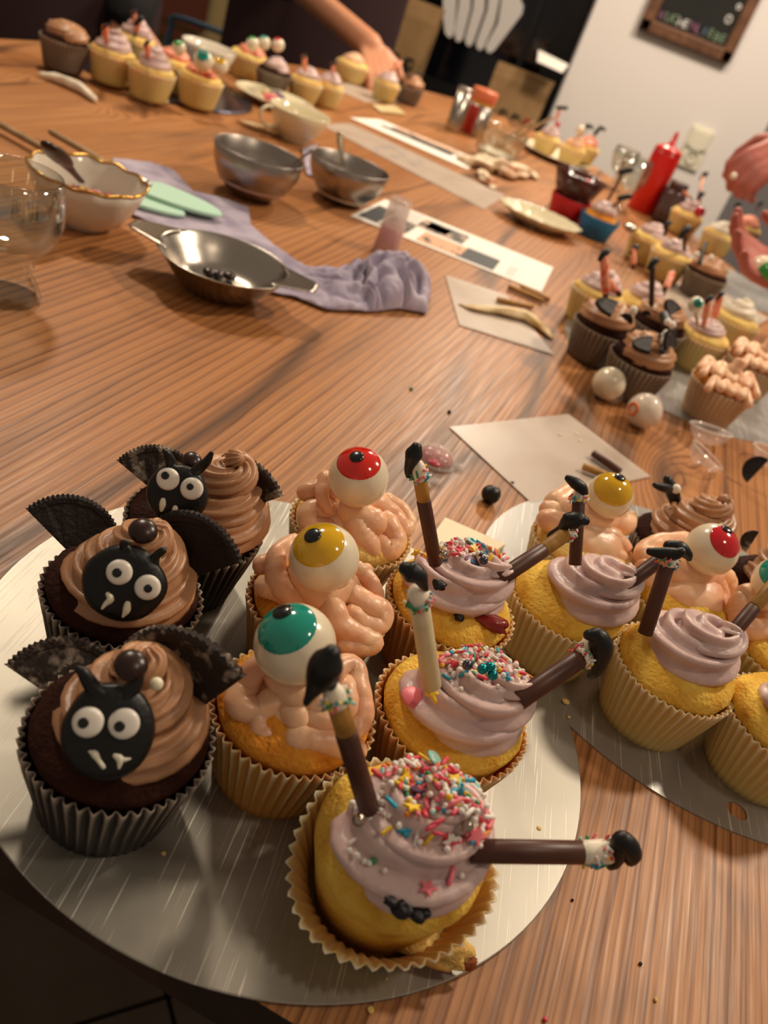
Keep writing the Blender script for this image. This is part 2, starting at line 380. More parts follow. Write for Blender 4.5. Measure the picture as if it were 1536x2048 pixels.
def stroke(mb, pts, z=None, y=None, n=12, k=6, mi=0, flat=1, shape=None, push=0):
    """tube through (px,py,radius px[,z]) in the plane z or y = const"""
    q = []
    for p in pts:
        zz = p[3] if len(p) > 3 else z
        w_ = P(p[0], p[1], zz) if zz is not None else Y(p[0], p[1], y)
        w_ = w_ + Bk * push
        q.append((w_.x, w_.y, w_.z, p[2] * mpp(w_)))
    q = crom(q, k)
    mb.sweep([a[:3] for a in q], [max(a[3], .0002) for a in q], n, mi=mi, flat=flat, shape=shape)
def loft(A, B_, nu, nv, zf):
    """grid between two polylines of world points"""
    def res(L, n):
        L = [V(p) for p in L]; d = [0]
        for a, b in zip(L, L[1:]): d.append(d[-1] + (b - a).length)
        out = []
        for i in range(n):
            t = d[-1] * i / (n - 1); j = 0
            while j < len(L) - 2 and d[j + 1] < t: j += 1
            out.append(L[j].lerp(L[j + 1], (t - d[j]) / max(d[j + 1] - d[j], 1e-9)))
        return out
    a, b = res(A, nu), res(B_, nu); rows = []
    for j in range(nv):
        r = []
        for i in range(nu):
            p = a[i].lerp(b[i], j / (nv - 1)); q = zf(i / (nu - 1), j / (nv - 1), p)
            r.append(V(q) if hasattr(q, '__len__') else V((p.x, p.y, q)))
        rows.append(r)
    return rows
def fbm(p, o=3): return noise.fractal(V(p), 1.0, 2.0, o)
# ------------------------------------------------------------------ the room
def struct(name, mb, m, parent=None, smooth=False):
    o = obj(name, mb, m, parent, smooth)
    if parent is None: tag(o, kind='structure')
    return o
m = MB(); m.box((0, 1.6, -TZ - .04), (6, 5.2, .04)); fl = struct('floor', m, 'grout')
ts = .30; fa = math.radians(38); q_ = Matrix.Rotation(fa, 3, 'Z'); tm = MB(); tm.box((0, 0, 0), (ts - .006, ts - .006, .012)); tme = tm.mesh('tile', 'floor_tile', False)
off = P(338, 1985, -TZ)
for i in range(-20, 21):
    for j in range(-20, 21):
        c = V((off.x, off.y, 0)) + q_ @ V(((i + .5) * ts, (j + .5) * ts, 0))
        if -2.75 < c.x < 1.95 and -.85 < c.y < 3.45:
            o = link('tile', tme, fl, (c.x, c.y, -TZ - .014)); o.rotation_euler = (0, 0, fa)
m = MB(); m.prism([(.03, 3.3, -TZ), (.715, 3.3, -TZ), (.715, 3.3, 1.9), (.03, 3.3, 1.9)], (0, .35, 0)); struct('wall_back', m, 'wall_white')
m = MB(); m.prism([(.715, 3.75, -TZ), (2.6, 3.75, -TZ), (2.6, 3.75, 1.9), (.715, 3.75, 1.9)], (0, .1, 0)); struct('wall_right', m, 'wall_grey')
m = MB(); m.prism([(-3, 3.6, -TZ), (-.98, 3.6, -TZ), (-.98, 3.6, 1.9), (-3, 3.6, 1.9)], (0, .1, 0)); struct('wall_left', m, 'wall_olive')
wr = thing('window_1', (-.5, 3.5, -TZ), None, None); tag(wr, kind='structure')
m = MB(); m.box((-.475, 3.56, .575), (1.0, .02, 2.65)); obj('pane', m, 'night_glass', wr, False)
m = MB(); m.box((-.02, 3.52, .575), (.09, .1, 2.65)); obj('window_frame', m, 'door_black', wr, False)
m = MB(); m.box((-.95, 3.52, .575), (.06, .1, 2.65)); obj('window_frame', m, 'door_black', wr, False)
m = MB(); m.box((-.475, 3.52, -.42), (.86, .1, .66)); obj('window_frame', m, 'door_black', wr, False)
m = MB(); m.box((-.145, 3.52, .575), (.02, .06, 2.65)); obj('window_frame', m, 'door_black', wr, False)
# decal on the pane: white fluted cupcake case
dc = thing('window_decal', Y(965, 60, 3.53), 'white vinyl sticker shaped like a fluted baking cup on the dark window', 'sticker')
def dp(pts, t=.004):
    mm = MB(); mm.prism([Y(a, b, 3.53) for a, b in pts], (0, t, 0)); return mm
prongs = [((886, 30), (890, 66), (897, 75), (904, 74), (909, 60), (913, 5), (913, -8), (886, -8)),
          ((918, -8), (918, 5), (909, 66), (912, 82), (919, 84), (926, 76), (941, 17), (942, -8)),
          ((948, -8), (946, 17), (930, 78), (933, 90), (940, 93), (947, 84), (969, 20), (970, -8)),
          ((977, -8), (975, 20), (952, 85), (954, 97), (961, 101), (968, 94), (990, 44), (1000, -8)),
          ((1004, -8), (996, 46), (971, 92), (974, 104), (982, 106), (990, 99), (1044, 28), (1047, 12), (1040, -4), (1036, -8)),
          ((886, -45), (886, -7), (1036, -7), (1034, -45))]
for pr in prongs: obj('case_pleat', dp(pr), 'white_vinyl', dc, False)
# blackboard
bb = thing('chalkboard', Y(1366, 92, 3.3), 'small chalkboard in a brown wooden frame with faint coloured chalk lettering on the white wall', 'chalkboard')
def wp(px, py, off=0): p = Y(px, py, 3.3); return V((p.x, 3.3 - off, p.z))
x0, x1, z0 = .186, .504, .293; z1 = z0 + .42; fw = .038
m = MB(); m.box(((x0 + x1) / 2, 3.288, (z0 + z1) / 2), (x1 - x0 - .02, .012, z1 - z0 - .02)); obj('slate', m, 'chalkboard', bb, False)
for a, b, c, d in (((x0 + x1) / 2, z0 + fw / 2, x1 - x0, fw), ((x0 + x1) / 2, z1 - fw / 2, x1 - x0, fw), (x0 + fw / 2, (z0 + z1) / 2, fw, z1 - z0), (x1 - fw / 2, (z0 + z1) / 2, fw, z1 - z0)):
    m = MB(); m.box((a, 3.285, b), (c, .03, d)); o = obj('frame_rail', m, 'frame_wood', bb, False)
    bv = o.modifiers.new('b', 'BEVEL'); bv.width = .006; bv.segments = 3
cols = ['chalk_plum', 'chalk_green', 'chalk_green', 'chalk_white', 'chalk_white', 'chalk_plum', 'chalk_plum', 'chalk_blue', 'chalk_green', 'chalk_green', 'chalk_green']
def letter(ch, x, y, z, size, mname, parent, name='chalk_letter'):
    cu = bpy.data.curves.new('t', 'FONT'); cu.body = ch; cu.size = size; cu.extrude = .0006
    t = bpy.data.objects.new('t', cu); C.objects.link(t)
    dg = bpy.context.evaluated_depsgraph_get(); me = bpy.data.meshes.new_from_object(t.evaluated_get(dg)); bpy.data.objects.remove(t)
    me.materials.clear(); me.materials.append(MATS[mname])
    o = link(name, me, parent, (x, y, z)); o.rotation_euler = (PI / 2, 0, 0); return o
for i, ch in enumerate('KUCHENLIEBE'):
    letter(ch, x0 + fw + .006 + i * .0212 + (.004 if ch == 'I' else 0), 3.2805, z0 + fw + .008 + (i % 3) * .002, .034, cols[i], bb)
for cx, cz, r_ in ((.44, .405, .011), (.452, .445, .007)):
    m = MB(); m.sweep([V((cx + r_ * math.cos(a) * .8, 3.281, cz + r_ * math.sin(a))) for a in [i * 2 * PI / 12 for i in range(13)]], .0024, 6); obj('chalk_drawing', m, 'chalk_white', bb)
# switch and socket
for nm, cx, lab, in (('light_switch', (1397, 280), 'square cream light switch on the white wall above the socket'), ('wall_socket', (1383, 312), 'square cream wall socket with a round recess, below the light switch')):
    p = wp(*cx); t = thing(nm, (p.x, 3.3, p.z), lab, 'switch' if 'switch' in nm else 'socket')
    m = MB(); m.box((p.x, 3.294, p.z), (.078, .012, .078)); o = obj('cover_plate', m, 'switch_plastic', t, False); bv = o.modifiers.new('b', 'BEVEL'); bv.width = .004; bv.segments = 3
    m = MB()
    if nm == 'light_switch': m.box((p.x, 3.286, p.z), (.056, .008, .056)); obj('rocker', m, 'switch_plastic', t, False)
    else:
        m.lathe([(.024, 0), (.024, .006), (.020, .006), (.018, -.004)], 24, (p.x, 3.288, p.z), axis=(0, -1, 0), capt=True); obj('socket_ring', m, 'switch_plastic', t)
        for s_ in (-1, 1):
            m = MB(); m.lathe([(.003, 0), (.003, .003)], 8, (p.x + s_ * .009, 3.2915, p.z), axis=(0, -1, 0), capt=True); obj('pin_hole', m, 'candy_black', t)
# framed red-brown board on the olive wall
pc = Y(335, -30, 3.58); m = MB(); m.box((pc.x, 3.585, pc.z + .02), (.33, .03, .26)); t_ = thing('picture_board', (pc.x, 3.6, pc.z), 'reddish brown wooden board hanging on the olive wall', 'picture')
obj('panel', m, 'frame_red', t_, False)
for dz in (-.15, .19):
    m = MB(); m.box((pc.x, 3.575, pc.z + .02 + (dz - .02)), (.37, .05, .03)); obj('frame_rail', m, 'frame_red', t_, False)
# ------------------------------------------------------------------ table
edge = [(-.905, .30), (-.732, 1.208), (-.668, 1.56), (-.52, 1.98), (-.37, 2.27), (-.22, 2.43), (-.07, 2.455), (.07, 2.35), (.19, 2.17), (.33, 1.93), (.42, 1.66), (.50, 1.35), (.60, .9), (.55, .35), (.47, .067)]
tb = thing('table', (-.1, 1.1, -TZ), 'large wooden table with reddish brown grain under the cupcakes', 'table')
m = MB(); m.prism([(a, b, -.026) for a, b in edge], (0, 0, .026)); o = obj('table_top', m, 'table_wood', tb, False)
o.data.materials.append(MATS['table_side'])
for p_ in o.data.polygons:
    if abs(p_.normal.z) < .5 or p_.normal.z < -.5: p_.material_index = 1
for a, b in ((-.72, .45), (.40, .35), (-.55, 1.7), (.35, 1.6)):
    m = MB(); m.box((a, b, (-TZ - .026) / 2), (.07, .07, TZ - .026)); obj('leg', m, 'table_side', tb, False)
# ------------------------------------------------------------------ cake boards
def board(c, r, z, th, m_, label, hole=None):
    mb = MB(); n = 128; ph = []
    vs = []; 
    ring = [V((c.x + r * math.cos(2 * PI * k / n), c.y + r * math.sin(2 * PI * k / n), 0)) for k in range(n)]
    if hole:
        bm_ = []
    hc, hr = hole if hole else (V((c.x, c.y, 0)), .0)
    if not hole:
        mb.lathe([(r - .0004, z), (r, z + .0004), (r, z + th - .0003), (r - .0004, z + th)], n, (c.x, c.y, 0), capt=True)
    else:                                                    # annulus from the small round hole out to the rim
        prof = []
        lv = [hc + V((hr * math.cos(2 * PI * k / n), hr * math.sin(2 * PI * k / n), 0)) for k in range(n)]
        out = []
        for k in range(n):
            d = V((math.cos(2 * PI * k / n), math.sin(2 * PI * k / n), 0)); oc = hc - V((c.x, c.y, 0)); bq = oc.dot(d); t = -bq + math.sqrt(bq * bq - oc.dot(oc) + r * r)
            out.append(hc + d * t)
        vs = [p + V((0, 0, z)) for p in lv] + [p + V((0, 0, z)) for p in out] + [p + V((0, 0, z + th)) for p in lv] + [p + V((0, 0, z + th)) for p in out]
        fs = []
        for k in range(n):
            k2 = (k + 1) % n
            fs += [(k, k2, n + k2, n + k), (2 * n + k, 3 * n + k, 3 * n + k2, 2 * n + k2), (n + k, n + k2, 3 * n + k2, 3 * n + k), (k, 2 * n + k, 2 * n + k2, k2)]
        mb.add(vs, fs)
    o = obj('cake_board', mb, m_, None, False); tag(o, label, 'cake board'); return o
B1c = V((-.031 * .28, .994 * .28, 0)); B2c = V((.744 * .28, 1.567 * .28, 0)); B3c = V((.881 * .28, 3.332 * .28, 0))
board(B1c, .1386, .0012, .0012, 'board_foil', 'scratched round silver cake board overhanging the near table corner')
board(B2c, .1450, .0, .001, 'board_foil_new', 'smooth round silver cake board at the right with a small hole in its rim', hole=(P(1472, 1624), .0052))
board(B3c, .137, .0, .001, 'board_foil_new', 'round silver cake board behind the two chocolate balls carrying dark cookie cupcakes')
B4c = P(1390, 590) + V((.0, .0, 0))
# ------------------------------------------------------------------ cupcakes
def wrapper(t, c, rb, rt, h, m_, N=40, flare=0, seed=0, sag=None, amp=.0011, sub=4):
    n = N * sub if N > 20 else N * 2; mb = MB(); lev = [0, .12, .3, .5, .7, .85, .94, 1.0]
    top = []
    for i, s_ in enumerate(lev):
        for k in range(n):
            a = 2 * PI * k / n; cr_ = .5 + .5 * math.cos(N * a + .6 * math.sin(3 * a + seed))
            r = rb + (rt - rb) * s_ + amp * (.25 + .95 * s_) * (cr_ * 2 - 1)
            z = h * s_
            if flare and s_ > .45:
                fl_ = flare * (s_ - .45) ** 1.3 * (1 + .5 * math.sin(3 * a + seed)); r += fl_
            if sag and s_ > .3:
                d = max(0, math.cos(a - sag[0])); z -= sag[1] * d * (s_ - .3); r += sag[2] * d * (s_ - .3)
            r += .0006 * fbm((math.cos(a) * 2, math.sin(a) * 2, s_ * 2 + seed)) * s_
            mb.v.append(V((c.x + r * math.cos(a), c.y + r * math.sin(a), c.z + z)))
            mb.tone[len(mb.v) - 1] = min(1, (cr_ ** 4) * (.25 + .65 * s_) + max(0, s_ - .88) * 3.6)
    for i in range(len(lev) - 1):
        for k in range(n): mb.f.append((i * n + k, i * n + (k + 1) % n, (i + 1) * n + (k + 1) % n, (i + 1) * n + k)); mb.m.append(0)
    mb.f.append(tuple(range(n))[::-1]); mb.m.append(0)
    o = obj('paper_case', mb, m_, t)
    sd = o.modifiers.new('s', 'SOLIDIFY'); sd.thickness = .0003; sd.offset = 1
    return o
def cake(t, c, r, h, dome, m_, seed=0, n=48, off=(0, 0), rough=.0006):
    mb = MB(); prof = [(r * .72, .003), (r * .86, h * .55), (r * .97, h * .92), (r, h)]
    for i in range(1, 8):
        a = i / 8 * PI / 2; prof.append((r * math.cos(a), h + dome * math.sin(a)))
    prof.append((.0004, h + dome))
    def fn(rr, z, a):
        x, y = rr * math.cos(a), rr * math.sin(a)
        if z > h * .9 and rr > .002:
            k = rough * 2.2 * fbm((x * 60 + seed * 3, y * 60, z * 60), 3); z2 = z + k + off[0] * x + off[1] * y; return rr + k * .6, z2
        return rr, z
    mb.lathe(prof, n, c, fn, capt=True); return obj('cake', mb, m_, t)
def star(l, a): return lambda ang, t: 1 + a * math.cos(l * ang)
def swirl(mb, c, r0, h, tube, turns, lean=(0, 0), lobes=9, amp=.15, k=26, n=36, r1=.001, tip=1.0, start=0, mi=0, twist=3.0, cw=1):
    N = int(turns * k); pts = []; rr = []
    for i in range(N + 1):
        t = i / N; a = start + cw * turns * 2 * PI * t; r = r0 * (1 - t) ** .8 + r1; z = h * t ** 1.15
        pts.append(V((c[0] + r * math.cos(a) + lean[0] * t ** 1.6, c[1] + r * math.sin(a) + lean[1] * t ** 1.6, c[2] + z)))
        rr.append(tube * (1 - .62 * t ** 2.2 * tip))
    mb.sweep(pts, rr, n, star(lobes, amp), twist=twist, mi=mi)
def bvh_of(o):
    L = V((0, 0, 0)); p = o
    while p is not None: L += p.location; p = p.parent
    me = o.data; return BVHTree.FromPolygons([v.co + L for v in me.vertices], [tuple(p.vertices) for p in me.polygons])
SM = {}
def spr_mesh(kind, col):
    if (kind, col) in SM: return SM[kind, col]
    mb = MB()
    if kind == 'rod':
        L_ = .0019; r = .00058; prof = [(r * .4, -L_ - .0003), (r, -L_), (r, L_), (r * .4, L_ + .0003)]
        mb.lathe(prof, 7, axis=(1, 0, 0), capt=True)
    elif kind == 'ball': mb.ball((0, 0, 0), .00088, 8, 5)
    elif kind == 'disc': mb.lathe([(.0022, -.0004), (.0027, 0), (.0022, .0004)], 12, capt=True)
    elif kind == 'star':
        pts = [(V((math.cos(a), math.sin(a), 0)) * (.0026 if i % 2 == 0 else .0012)) for i, a in enumerate([k * PI / 5 for k in range(10)])]
        mb.prism(pts, (0, 0, .0008))
    elif kind == 'pearl': mb.ball((0, 0, 0), .0021, 14, 9)
    m_ = col if col.startswith('pearl') else 'sugar_' + col
    SM[kind, col] = mb.mesh('sprinkle', m_, kind != 'star'); return SM[kind, col]
def scatter(root, targets, centre, rad, num, seed, zmin=.02, weights=None, kinds=None):
    rnd = random.Random(seed); bv = [bvh_of(t) for t in targets]; cnt = 0
    cols = ['pink'] * 5 + ['rose'] * 4 + ['white'] * 8 + ['blue'] * 3 + ['yellow'] * 2 + ['orange'] + ['green'] + ['mint']
    for _ in range(num * 4):
        if cnt >= num: break
        a = rnd.uniform(0, 2 * PI); q = math.sqrt(rnd.random()) ** 1.25
        x = centre[0] + rad[0] * q * math.cos(a); y = centre[1] + rad[1] * q * math.sin(a)
        best = None
        for b in bv:
            h = b.ray_cast(V((x, y, .15)), V((0, 0, -1)))
            if h[0] is not None and (best is None or h[0].z > best[0].z): best = h
        if best is None or best[0].z < zmin or best[1].z < .12: continue
        kd = rnd.choice(['rod', 'rod', 'ball', 'ball', 'ball']); cl = rnd.choice(cols)
        if kd == 'ball' and rnd.random() < .55: cl = 'white'
        if kd == 'rod' and cl == 'white' and rnd.random() < .5: cl = 'rose'
        r2 = rnd.random()
        if r2 < .025: kd, cl = 'star', rnd.choice(['pink', 'white', 'yellow'])
        elif r2 < .045: kd, cl = 'disc', rnd.choice(['pink', 'violet', 'mint'])
        nn = best[1].normalized(); o = link('sprinkle', spr_mesh(kd, cl), root, best[0] + nn * (.0006 + rnd.random() * .0009))
        o.rotation_euler = (nn.to_track_quat('Z', 'Y') @ Matrix.Rotation(rnd.uniform(0, 2 * PI), 3, 'Z').to_quaternion() @ Matrix.Rotation(rnd.uniform(-.3, .3), 3, 'Y').to_quaternion()).to_euler()
        s_ = rnd.uniform(1.05, 1.4); o.scale = (s_,) * 3; cnt += 1
def billboard(c, roll=0, tilt=0):
    """frame at c that looks back at where the decorator looked from; roll in degrees"""
    w_ = (CP - c).normalized(); u_ = (R - w_ * R.dot(w_)).normalized(); v_ = w_.cross(u_)
    a = math.radians(roll); u2 = u_ * math.cos(a) - v_ * math.sin(a); v2 = v_ * math.cos(a) + u_ * math.sin(a)
    if tilt: q = Matrix.Rotation(math.radians(tilt), 3, u2); w_ = q @ w_; v2 = q @ v2
    return u2, v2, w_
def half_cookie(parent, A, Bp, up_sign, r_scale, m_, th=.0035):
    """half round sandwich-cookie shell: A, Bp world ends of the straight cut; bulge towards image up"""
    c = (A + Bp) / 2; r = (A - Bp).length / 2; e = (Bp - A).normalized(); w_ = (CP - c); w_ = (w_ - e * w_.dot(e)).normalized(); v_ = w_.cross(e)
    if v_.dot(U) < 0: v_ = -v_
    mb = MB(); n = 72; rim = []
    for k in range(n + 1):
        a = PI * k / n; rr = r * (1 + .018 * math.cos(k * PI / 1.0)); rim.append((a, rr))
    front = []; back = []
    rings = [(1.0, -.5), (1.0, .25), (.95, .5), (.86, .42), (.84, .30), (.5, .30), (.02, .30)]
    vs = []; nn = n + 1
    for s_, z_ in rings:
        for a, rr in rim:
            q = rr * s_ if s_ > .93 else r * s_
            zz = z_ * th + (.0004 * fbm((math.cos(a) * s_ * 6, math.sin(a) * s_ * 6, r * 900), 3) if s_ < .9 else 0)
            vs.append(c + e * (-math.cos(a) * q) + v_ * (math.sin(a) * q) + w_ * zz)
    fs = [(i * nn + k, i * nn + k + 1, (i + 1) * nn + k + 1, (i + 1) * nn + k) for i in range(len(rings) - 1) for k in range(n)]
    # back and cut faces
    fs.append(tuple(range(nn))); L = len(rings)
    fs.append(tuple([i * nn for i in range(L)] + [i * nn + n for i in range(L - 1, -1, -1)]))
    mb.add(vs, fs)
    return obj('cookie_wing', mb, m_, parent, False)
def disc_blob(parent, name, c, fr, rx, ry, th, m_, n=32, nz=.0, seed=0):
    u_, v_, w_ = fr; mb = MB(); vs = []; rings = [(.55, -.5), (.9, -.42), (1, 0), (.92, .36), (.7, .48), (.35, .52), (.01, .53)]
    for s_, z_ in rings:
        for k in range(n):
            a = 2 * PI * k / n; q = s_ * (1 + nz * noise.noise(V((math.cos(a) * 1.5, math.sin(a) * 1.5, seed))))
            vs.append(c + u_ * rx * q * math.cos(a) + v_ * ry * q * math.sin(a) + w_ * th * z_)
    fs = [(i * n + k, i * n + (k + 1) % n, (i + 1) * n + (k + 1) % n, (i + 1) * n + k) for i in range(len(rings) - 1) for k in range(n)]
    fs += [tuple(range(n))[::-1], tuple(range((len(rings) - 1) * n, len(rings) * n))]
    mb.add(vs, fs); return obj(name, mb, m_, parent)
def cup_body(c, label, kind, cat='cupcake', rb=.0235, rt=.0312, h=.036, dome=.010, group=None, N=46, name=None, seed=0, flare=0, sag=None, off=(0, 0), lo=False, r_cake=None, cm=None, wm=None, sub=4):
    wm = wm or {'choc': 'cup_dark', 'gold': 'cup_gold', 'pale': 'cup_pale', 'cream': 'cup_cream', 'grey': 'cup_grey'}[kind]
    cm = cm or {'choc': 'cake_choc', 'gold': 'cake_gold', 'pale': 'cake_pale', 'cream': 'cake_gold', 'grey': 'cake_choc'}[kind]
    t = thing(name or 'cupcake', c, label, cat, group)
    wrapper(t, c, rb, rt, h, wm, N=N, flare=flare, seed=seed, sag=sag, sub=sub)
    cake(t, V(c) + V((0, 0, .0006)), (r_cake or rt - .0016), h + .0005, dome, cm, seed, off=off, n=48 if not lo else 20)
    return t
def bvec(c): return V((c[0], c[1], .0025 if c[0] < .08 else .0011))
def eyes_and_teeth(face, eyes, teeth, fr, zc, roff):
    for (ex, ey, er, px_, py_, pr) in eyes:
        c = zc(ex, ey) + fr[2] * roff; s_ = mpp(c)
        e = disc_blob(face, 'candy_eye', c, fr, er * s_, er * s_, .0034, 'candy_white', 24)
        c2 = zc(px_, py_) + fr[2] * (roff + .0019); disc_blob(e, 'pupil', c2, fr, pr * s_, pr * s_, .0008, 'candy_black', 16)
    for pts in teeth:
        mb = MB(); q = []
        for (a, b, r_) in pts:
            w_ = zc(a, b) + fr[2] * (roff - .0008); q.append((w_.x, w_.y, w_.z, r_ * mpp(w_)))
        q = crom(q, 4); mb.sweep([a[:3] for a in q], [a[3] for a in q], 8, flat=1); obj('fang', mb, 'white_choc', face)
def bat(c, label, fz, fc, frx, fry, roll, eyes, teeth, ears, button, wings, frost_c, fh, lean, seed, wz=None, wmats=('cookie_residue', 'cookie_residue')):
    t = cup_body(bvec(c), label, 'choc', name='bat_cupcake', seed=seed, group='bat cupcakes on the scratched board')
    mb = MB(); z0 = .0425
    swirl(mb, (frost_c[0], frost_c[1], z0), 0.0165, fh, .0098, 2.9, lean, lobes=10, amp=.17, start=seed, n=44)
    f = obj('frosting', mb, 'frost_brown', t)
    C0 = P(fc[0], fc[1], fz); fr = billboard(C0, roll, 8); s_ = mpp(C0)
    fo = disc_blob(t, 'fondant_face', C0, fr, frx * s_, fry * s_, .006, 'black_fondant', 40, .06, seed)
    w_ = fr[2]; pl = C0.dot(w_)
    def zc(px, py):
        r = ray(px, py); return CP + r * ((pl - CP.dot(w_)) / r.dot(w_))
    eyes_and_teeth(fo, eyes, teeth, fr, zc, .0038)
    for pts in ears:
        mb = MB(); q = []
        for (a, b, r_, pu) in pts:
            k = zc(a, b) + w_ * pu; q.append((k.x, k.y, k.z, r_ * mpp(k)))
        q = crom(q, 5); mb.sweep([a[:3] for a in q], [a[3] for a in q], 12); obj('ear', mb, 'black_fondant', fo)
    if button:
        a, b, rx, ry, z_ = button; k = P(a, b, z_); mb = MB(); mb.ball(k, rx * mpp(k), 24, 14, sc=(1, 1, .62), q=(w_ * .45 + V((0, 0, .8))).to_track_quat('Z', 'Y')); obj('chocolate_button', mb, 'choc_button', t)
    for (a, b, yy), m_ in zip(wings, wmats): half_cookie(t, Y(*a, yy), Y(*b, yy + .004), 1, 1, m_)
    return t
c1 = V((-.0555, .189, 0)); c2 = V((-.0860, .2535, 0)); c3 = V((-.0795, .3125, 0))
bt1 = bat(c1, 'nearest chocolate bat cupcake, face level, left of the teal eyeball cupcake', .064, (218, 1462), 91, 97, 0,
    [(177, 1441, 31, 168, 1441, 11), (248, 1444, 31, 239, 1448, 11)],
    [[(180, 1500, 3), (190, 1505, 8), (198, 1518, 5), (207, 1530, 5)], [(230, 1508, 5), (240, 1515, 8), (238, 1532, 3)], [(236, 1514, 6), (248, 1516, 5), (260, 1514, 2)]],
    [[(205, 1390, 20, 0), (185, 1372, 17, .001), (168, 1345, 13, .003), (158, 1337, 9, .003)], [(250, 1395, 20, 0), (268, 1370, 17, .001), (278, 1348, 12, .002), (284, 1340, 8, .002)]],
    (262, 1330, 34, 30, .081), [((10, 1330), (228, 1480), .197), ((487, 1355), (273, 1510), .197)], (c1.x + .004, c1.y + .001), .030, (-.002, .004), 1.0)
k = P(313, 1368, .074); mb = MB(); mb.ball(k, 14 * mpp(k), 16, 10); obj('chocolate_drop', mb, 'white_choc', bt1)
bt2 = bat(c2, 'middle bat cupcake with tilted face and plain embossed cookie wings', .064, (250, 1166), 82, 76, 22,
    [(240, 1142, 26, 236, 1142, 9.5), (296, 1172, 26, 297, 1173, 8.5)],
    [[(217, 1186, 5), (222, 1196, 8), (212, 1206, 5), (206, 1214, 3)], [(256, 1206, 7), (254, 1218, 8), (247, 1230, 3)]],
    [[(262, 1115, 13, 0), (256, 1100, 10, .001), (247, 1086, 8, .002), (256, 1084, 6, .003)], [(306, 1126, 13, 0), (312, 1112, 9, .001), (326, 1100, 8, .002), (330, 1096, 4, .002)]],
    (286, 1062, 29, 20, .079), [((52, 1018), (205, 1173), .262), ((482, 1125), (274, 1190), .262)], (c2.x + .003, c2.y - .001), .029, (.003, .004), 2.3, wmats=('cookie', 'cookie'))
bt3 = bat(c3, 'farthest bat cupcake on the scratched board, one long pointed ear', .071, (354, 987), 61, 60, 18,
    [(337, 956, 23, 332, 948, 8), (384, 975, 23, 381, 970, 7)],
    [[(327, 999, 6), (326, 1008, 7), (324, 1018, 4)], [(351, 1014, 6), (350, 1024, 7), (345, 1032, 4)]],
    [[(345, 938, 12, 0), (342, 926, 11, 0), (335, 908, 9, .002), (330, 902, 6, .002)], [(384, 948, 10, 0), (398, 936, 11, .002), (414, 920, 9, .005), (423, 904, 5, .007)]],
    (384, 921, 20, 14, .078), [((234, 921), (380, 1043), .318), ((563, 993), (384, 1056), .318)], (c3.x + .006, c3.y + .004), .034, (.005, .001), 4.1)
def eye_ball(t, px, py, rpx, z, iris, icol, irpx, pup, pr, seam=True, low=False):
    c = P(px, py, z); s_ = mpp(c); r = rpx * s_
    a, b = (iris[0] - px) / rpx, -(iris[1] - py) / rpx; k = math.sqrt(max(.05, 1 - a * a - b * b))
    ax = (R * a + U * b + Bk * k).normalized()
    mb = MB(); prof = []
    for i in range(0, 25):
        th = PI - i / 24 * PI; rr = r * math.sin(th); zz = r * math.cos(th)
        if zz < -.35 * r: rr *= .975
        if seam and abs(zz + .35 * r) < .09 * r: rr += .035 * r
        prof.append((max(rr, .0001), zz))
    mb.lathe(prof, 36 if not low else 16, c, axis=V((ax.x * .25, ax.y * .25, 1)), capt=True); o = obj('candy_eyeball', mb, 'ivory_candy', t)
    ia = math.asin(min(.95, irpx / rpx)); mb = MB(); prof = [(r * 1.0 * math.sin(th), r * (.012 + math.cos(th)) + .0002) for th in [ia * q for q in (1.03, 1.0, .93, .8, .6, .4, .2, .01)]]
    prof[0] = (prof[0][0], prof[0][1] - .0006)
    mb.lathe(prof, 32 if not low else 14, c, axis=ax, capb=False, capt=True); ir = obj('iris', mb, 'gel_' + icol, o)
    a, b = (pup[0] - px) / rpx, -(pup[1] - py) / rpx; k = math.sqrt(max(.05, 1 - a * a - b * b)); pa = (R * a + U * b + Bk * k).normalized()
    mb = MB(); mb.ball(c + pa * (r * 1.012), pr * s_, 18, 10, sc=(1, 1, .35), q=pa.to_track_quat('Z', 'Y')); obj('pupil', mb, 'candy_black', ir)
    return o
def rough_tube(a_=.05, sd=0): return lambda ang, t: 1 + a_ * noise.noise(V((math.cos(ang) * 1.3, math.sin(ang) * 1.3, t * 14 + sd)))
def peach(t, strands, base=None, m_='frost_peach', n=20):
    mb = MB()
    for i, st in enumerate([[(p_[0], p_[1], p_[2] * 1.18) + tuple(p_[3:]) for p_ in st_] for st_ in strands]): stroke(mb, st, n=n, k=7, shape=rough_tube(.12, i * 3.3))
    if base: mb.ball(base[0], base[1], 24, 12, sc=(1, 1, base[2]), nz=.15, seed=base[1] * 999)
    return obj('frosting', mb, m_, t)
e1 = V((-.004, .2285, 0)); e2 = V((-.012, .292, 0)); e3 = V((-.0125, .3575, 0))
t = cup_body(bvec(e1), 'teal eyeball cupcake, nearest of the peach ones on the scratched board', 'gold', name='eyeball_cupcake', seed=3, group='eyeball cupcakes on the scratched board')
z = .049
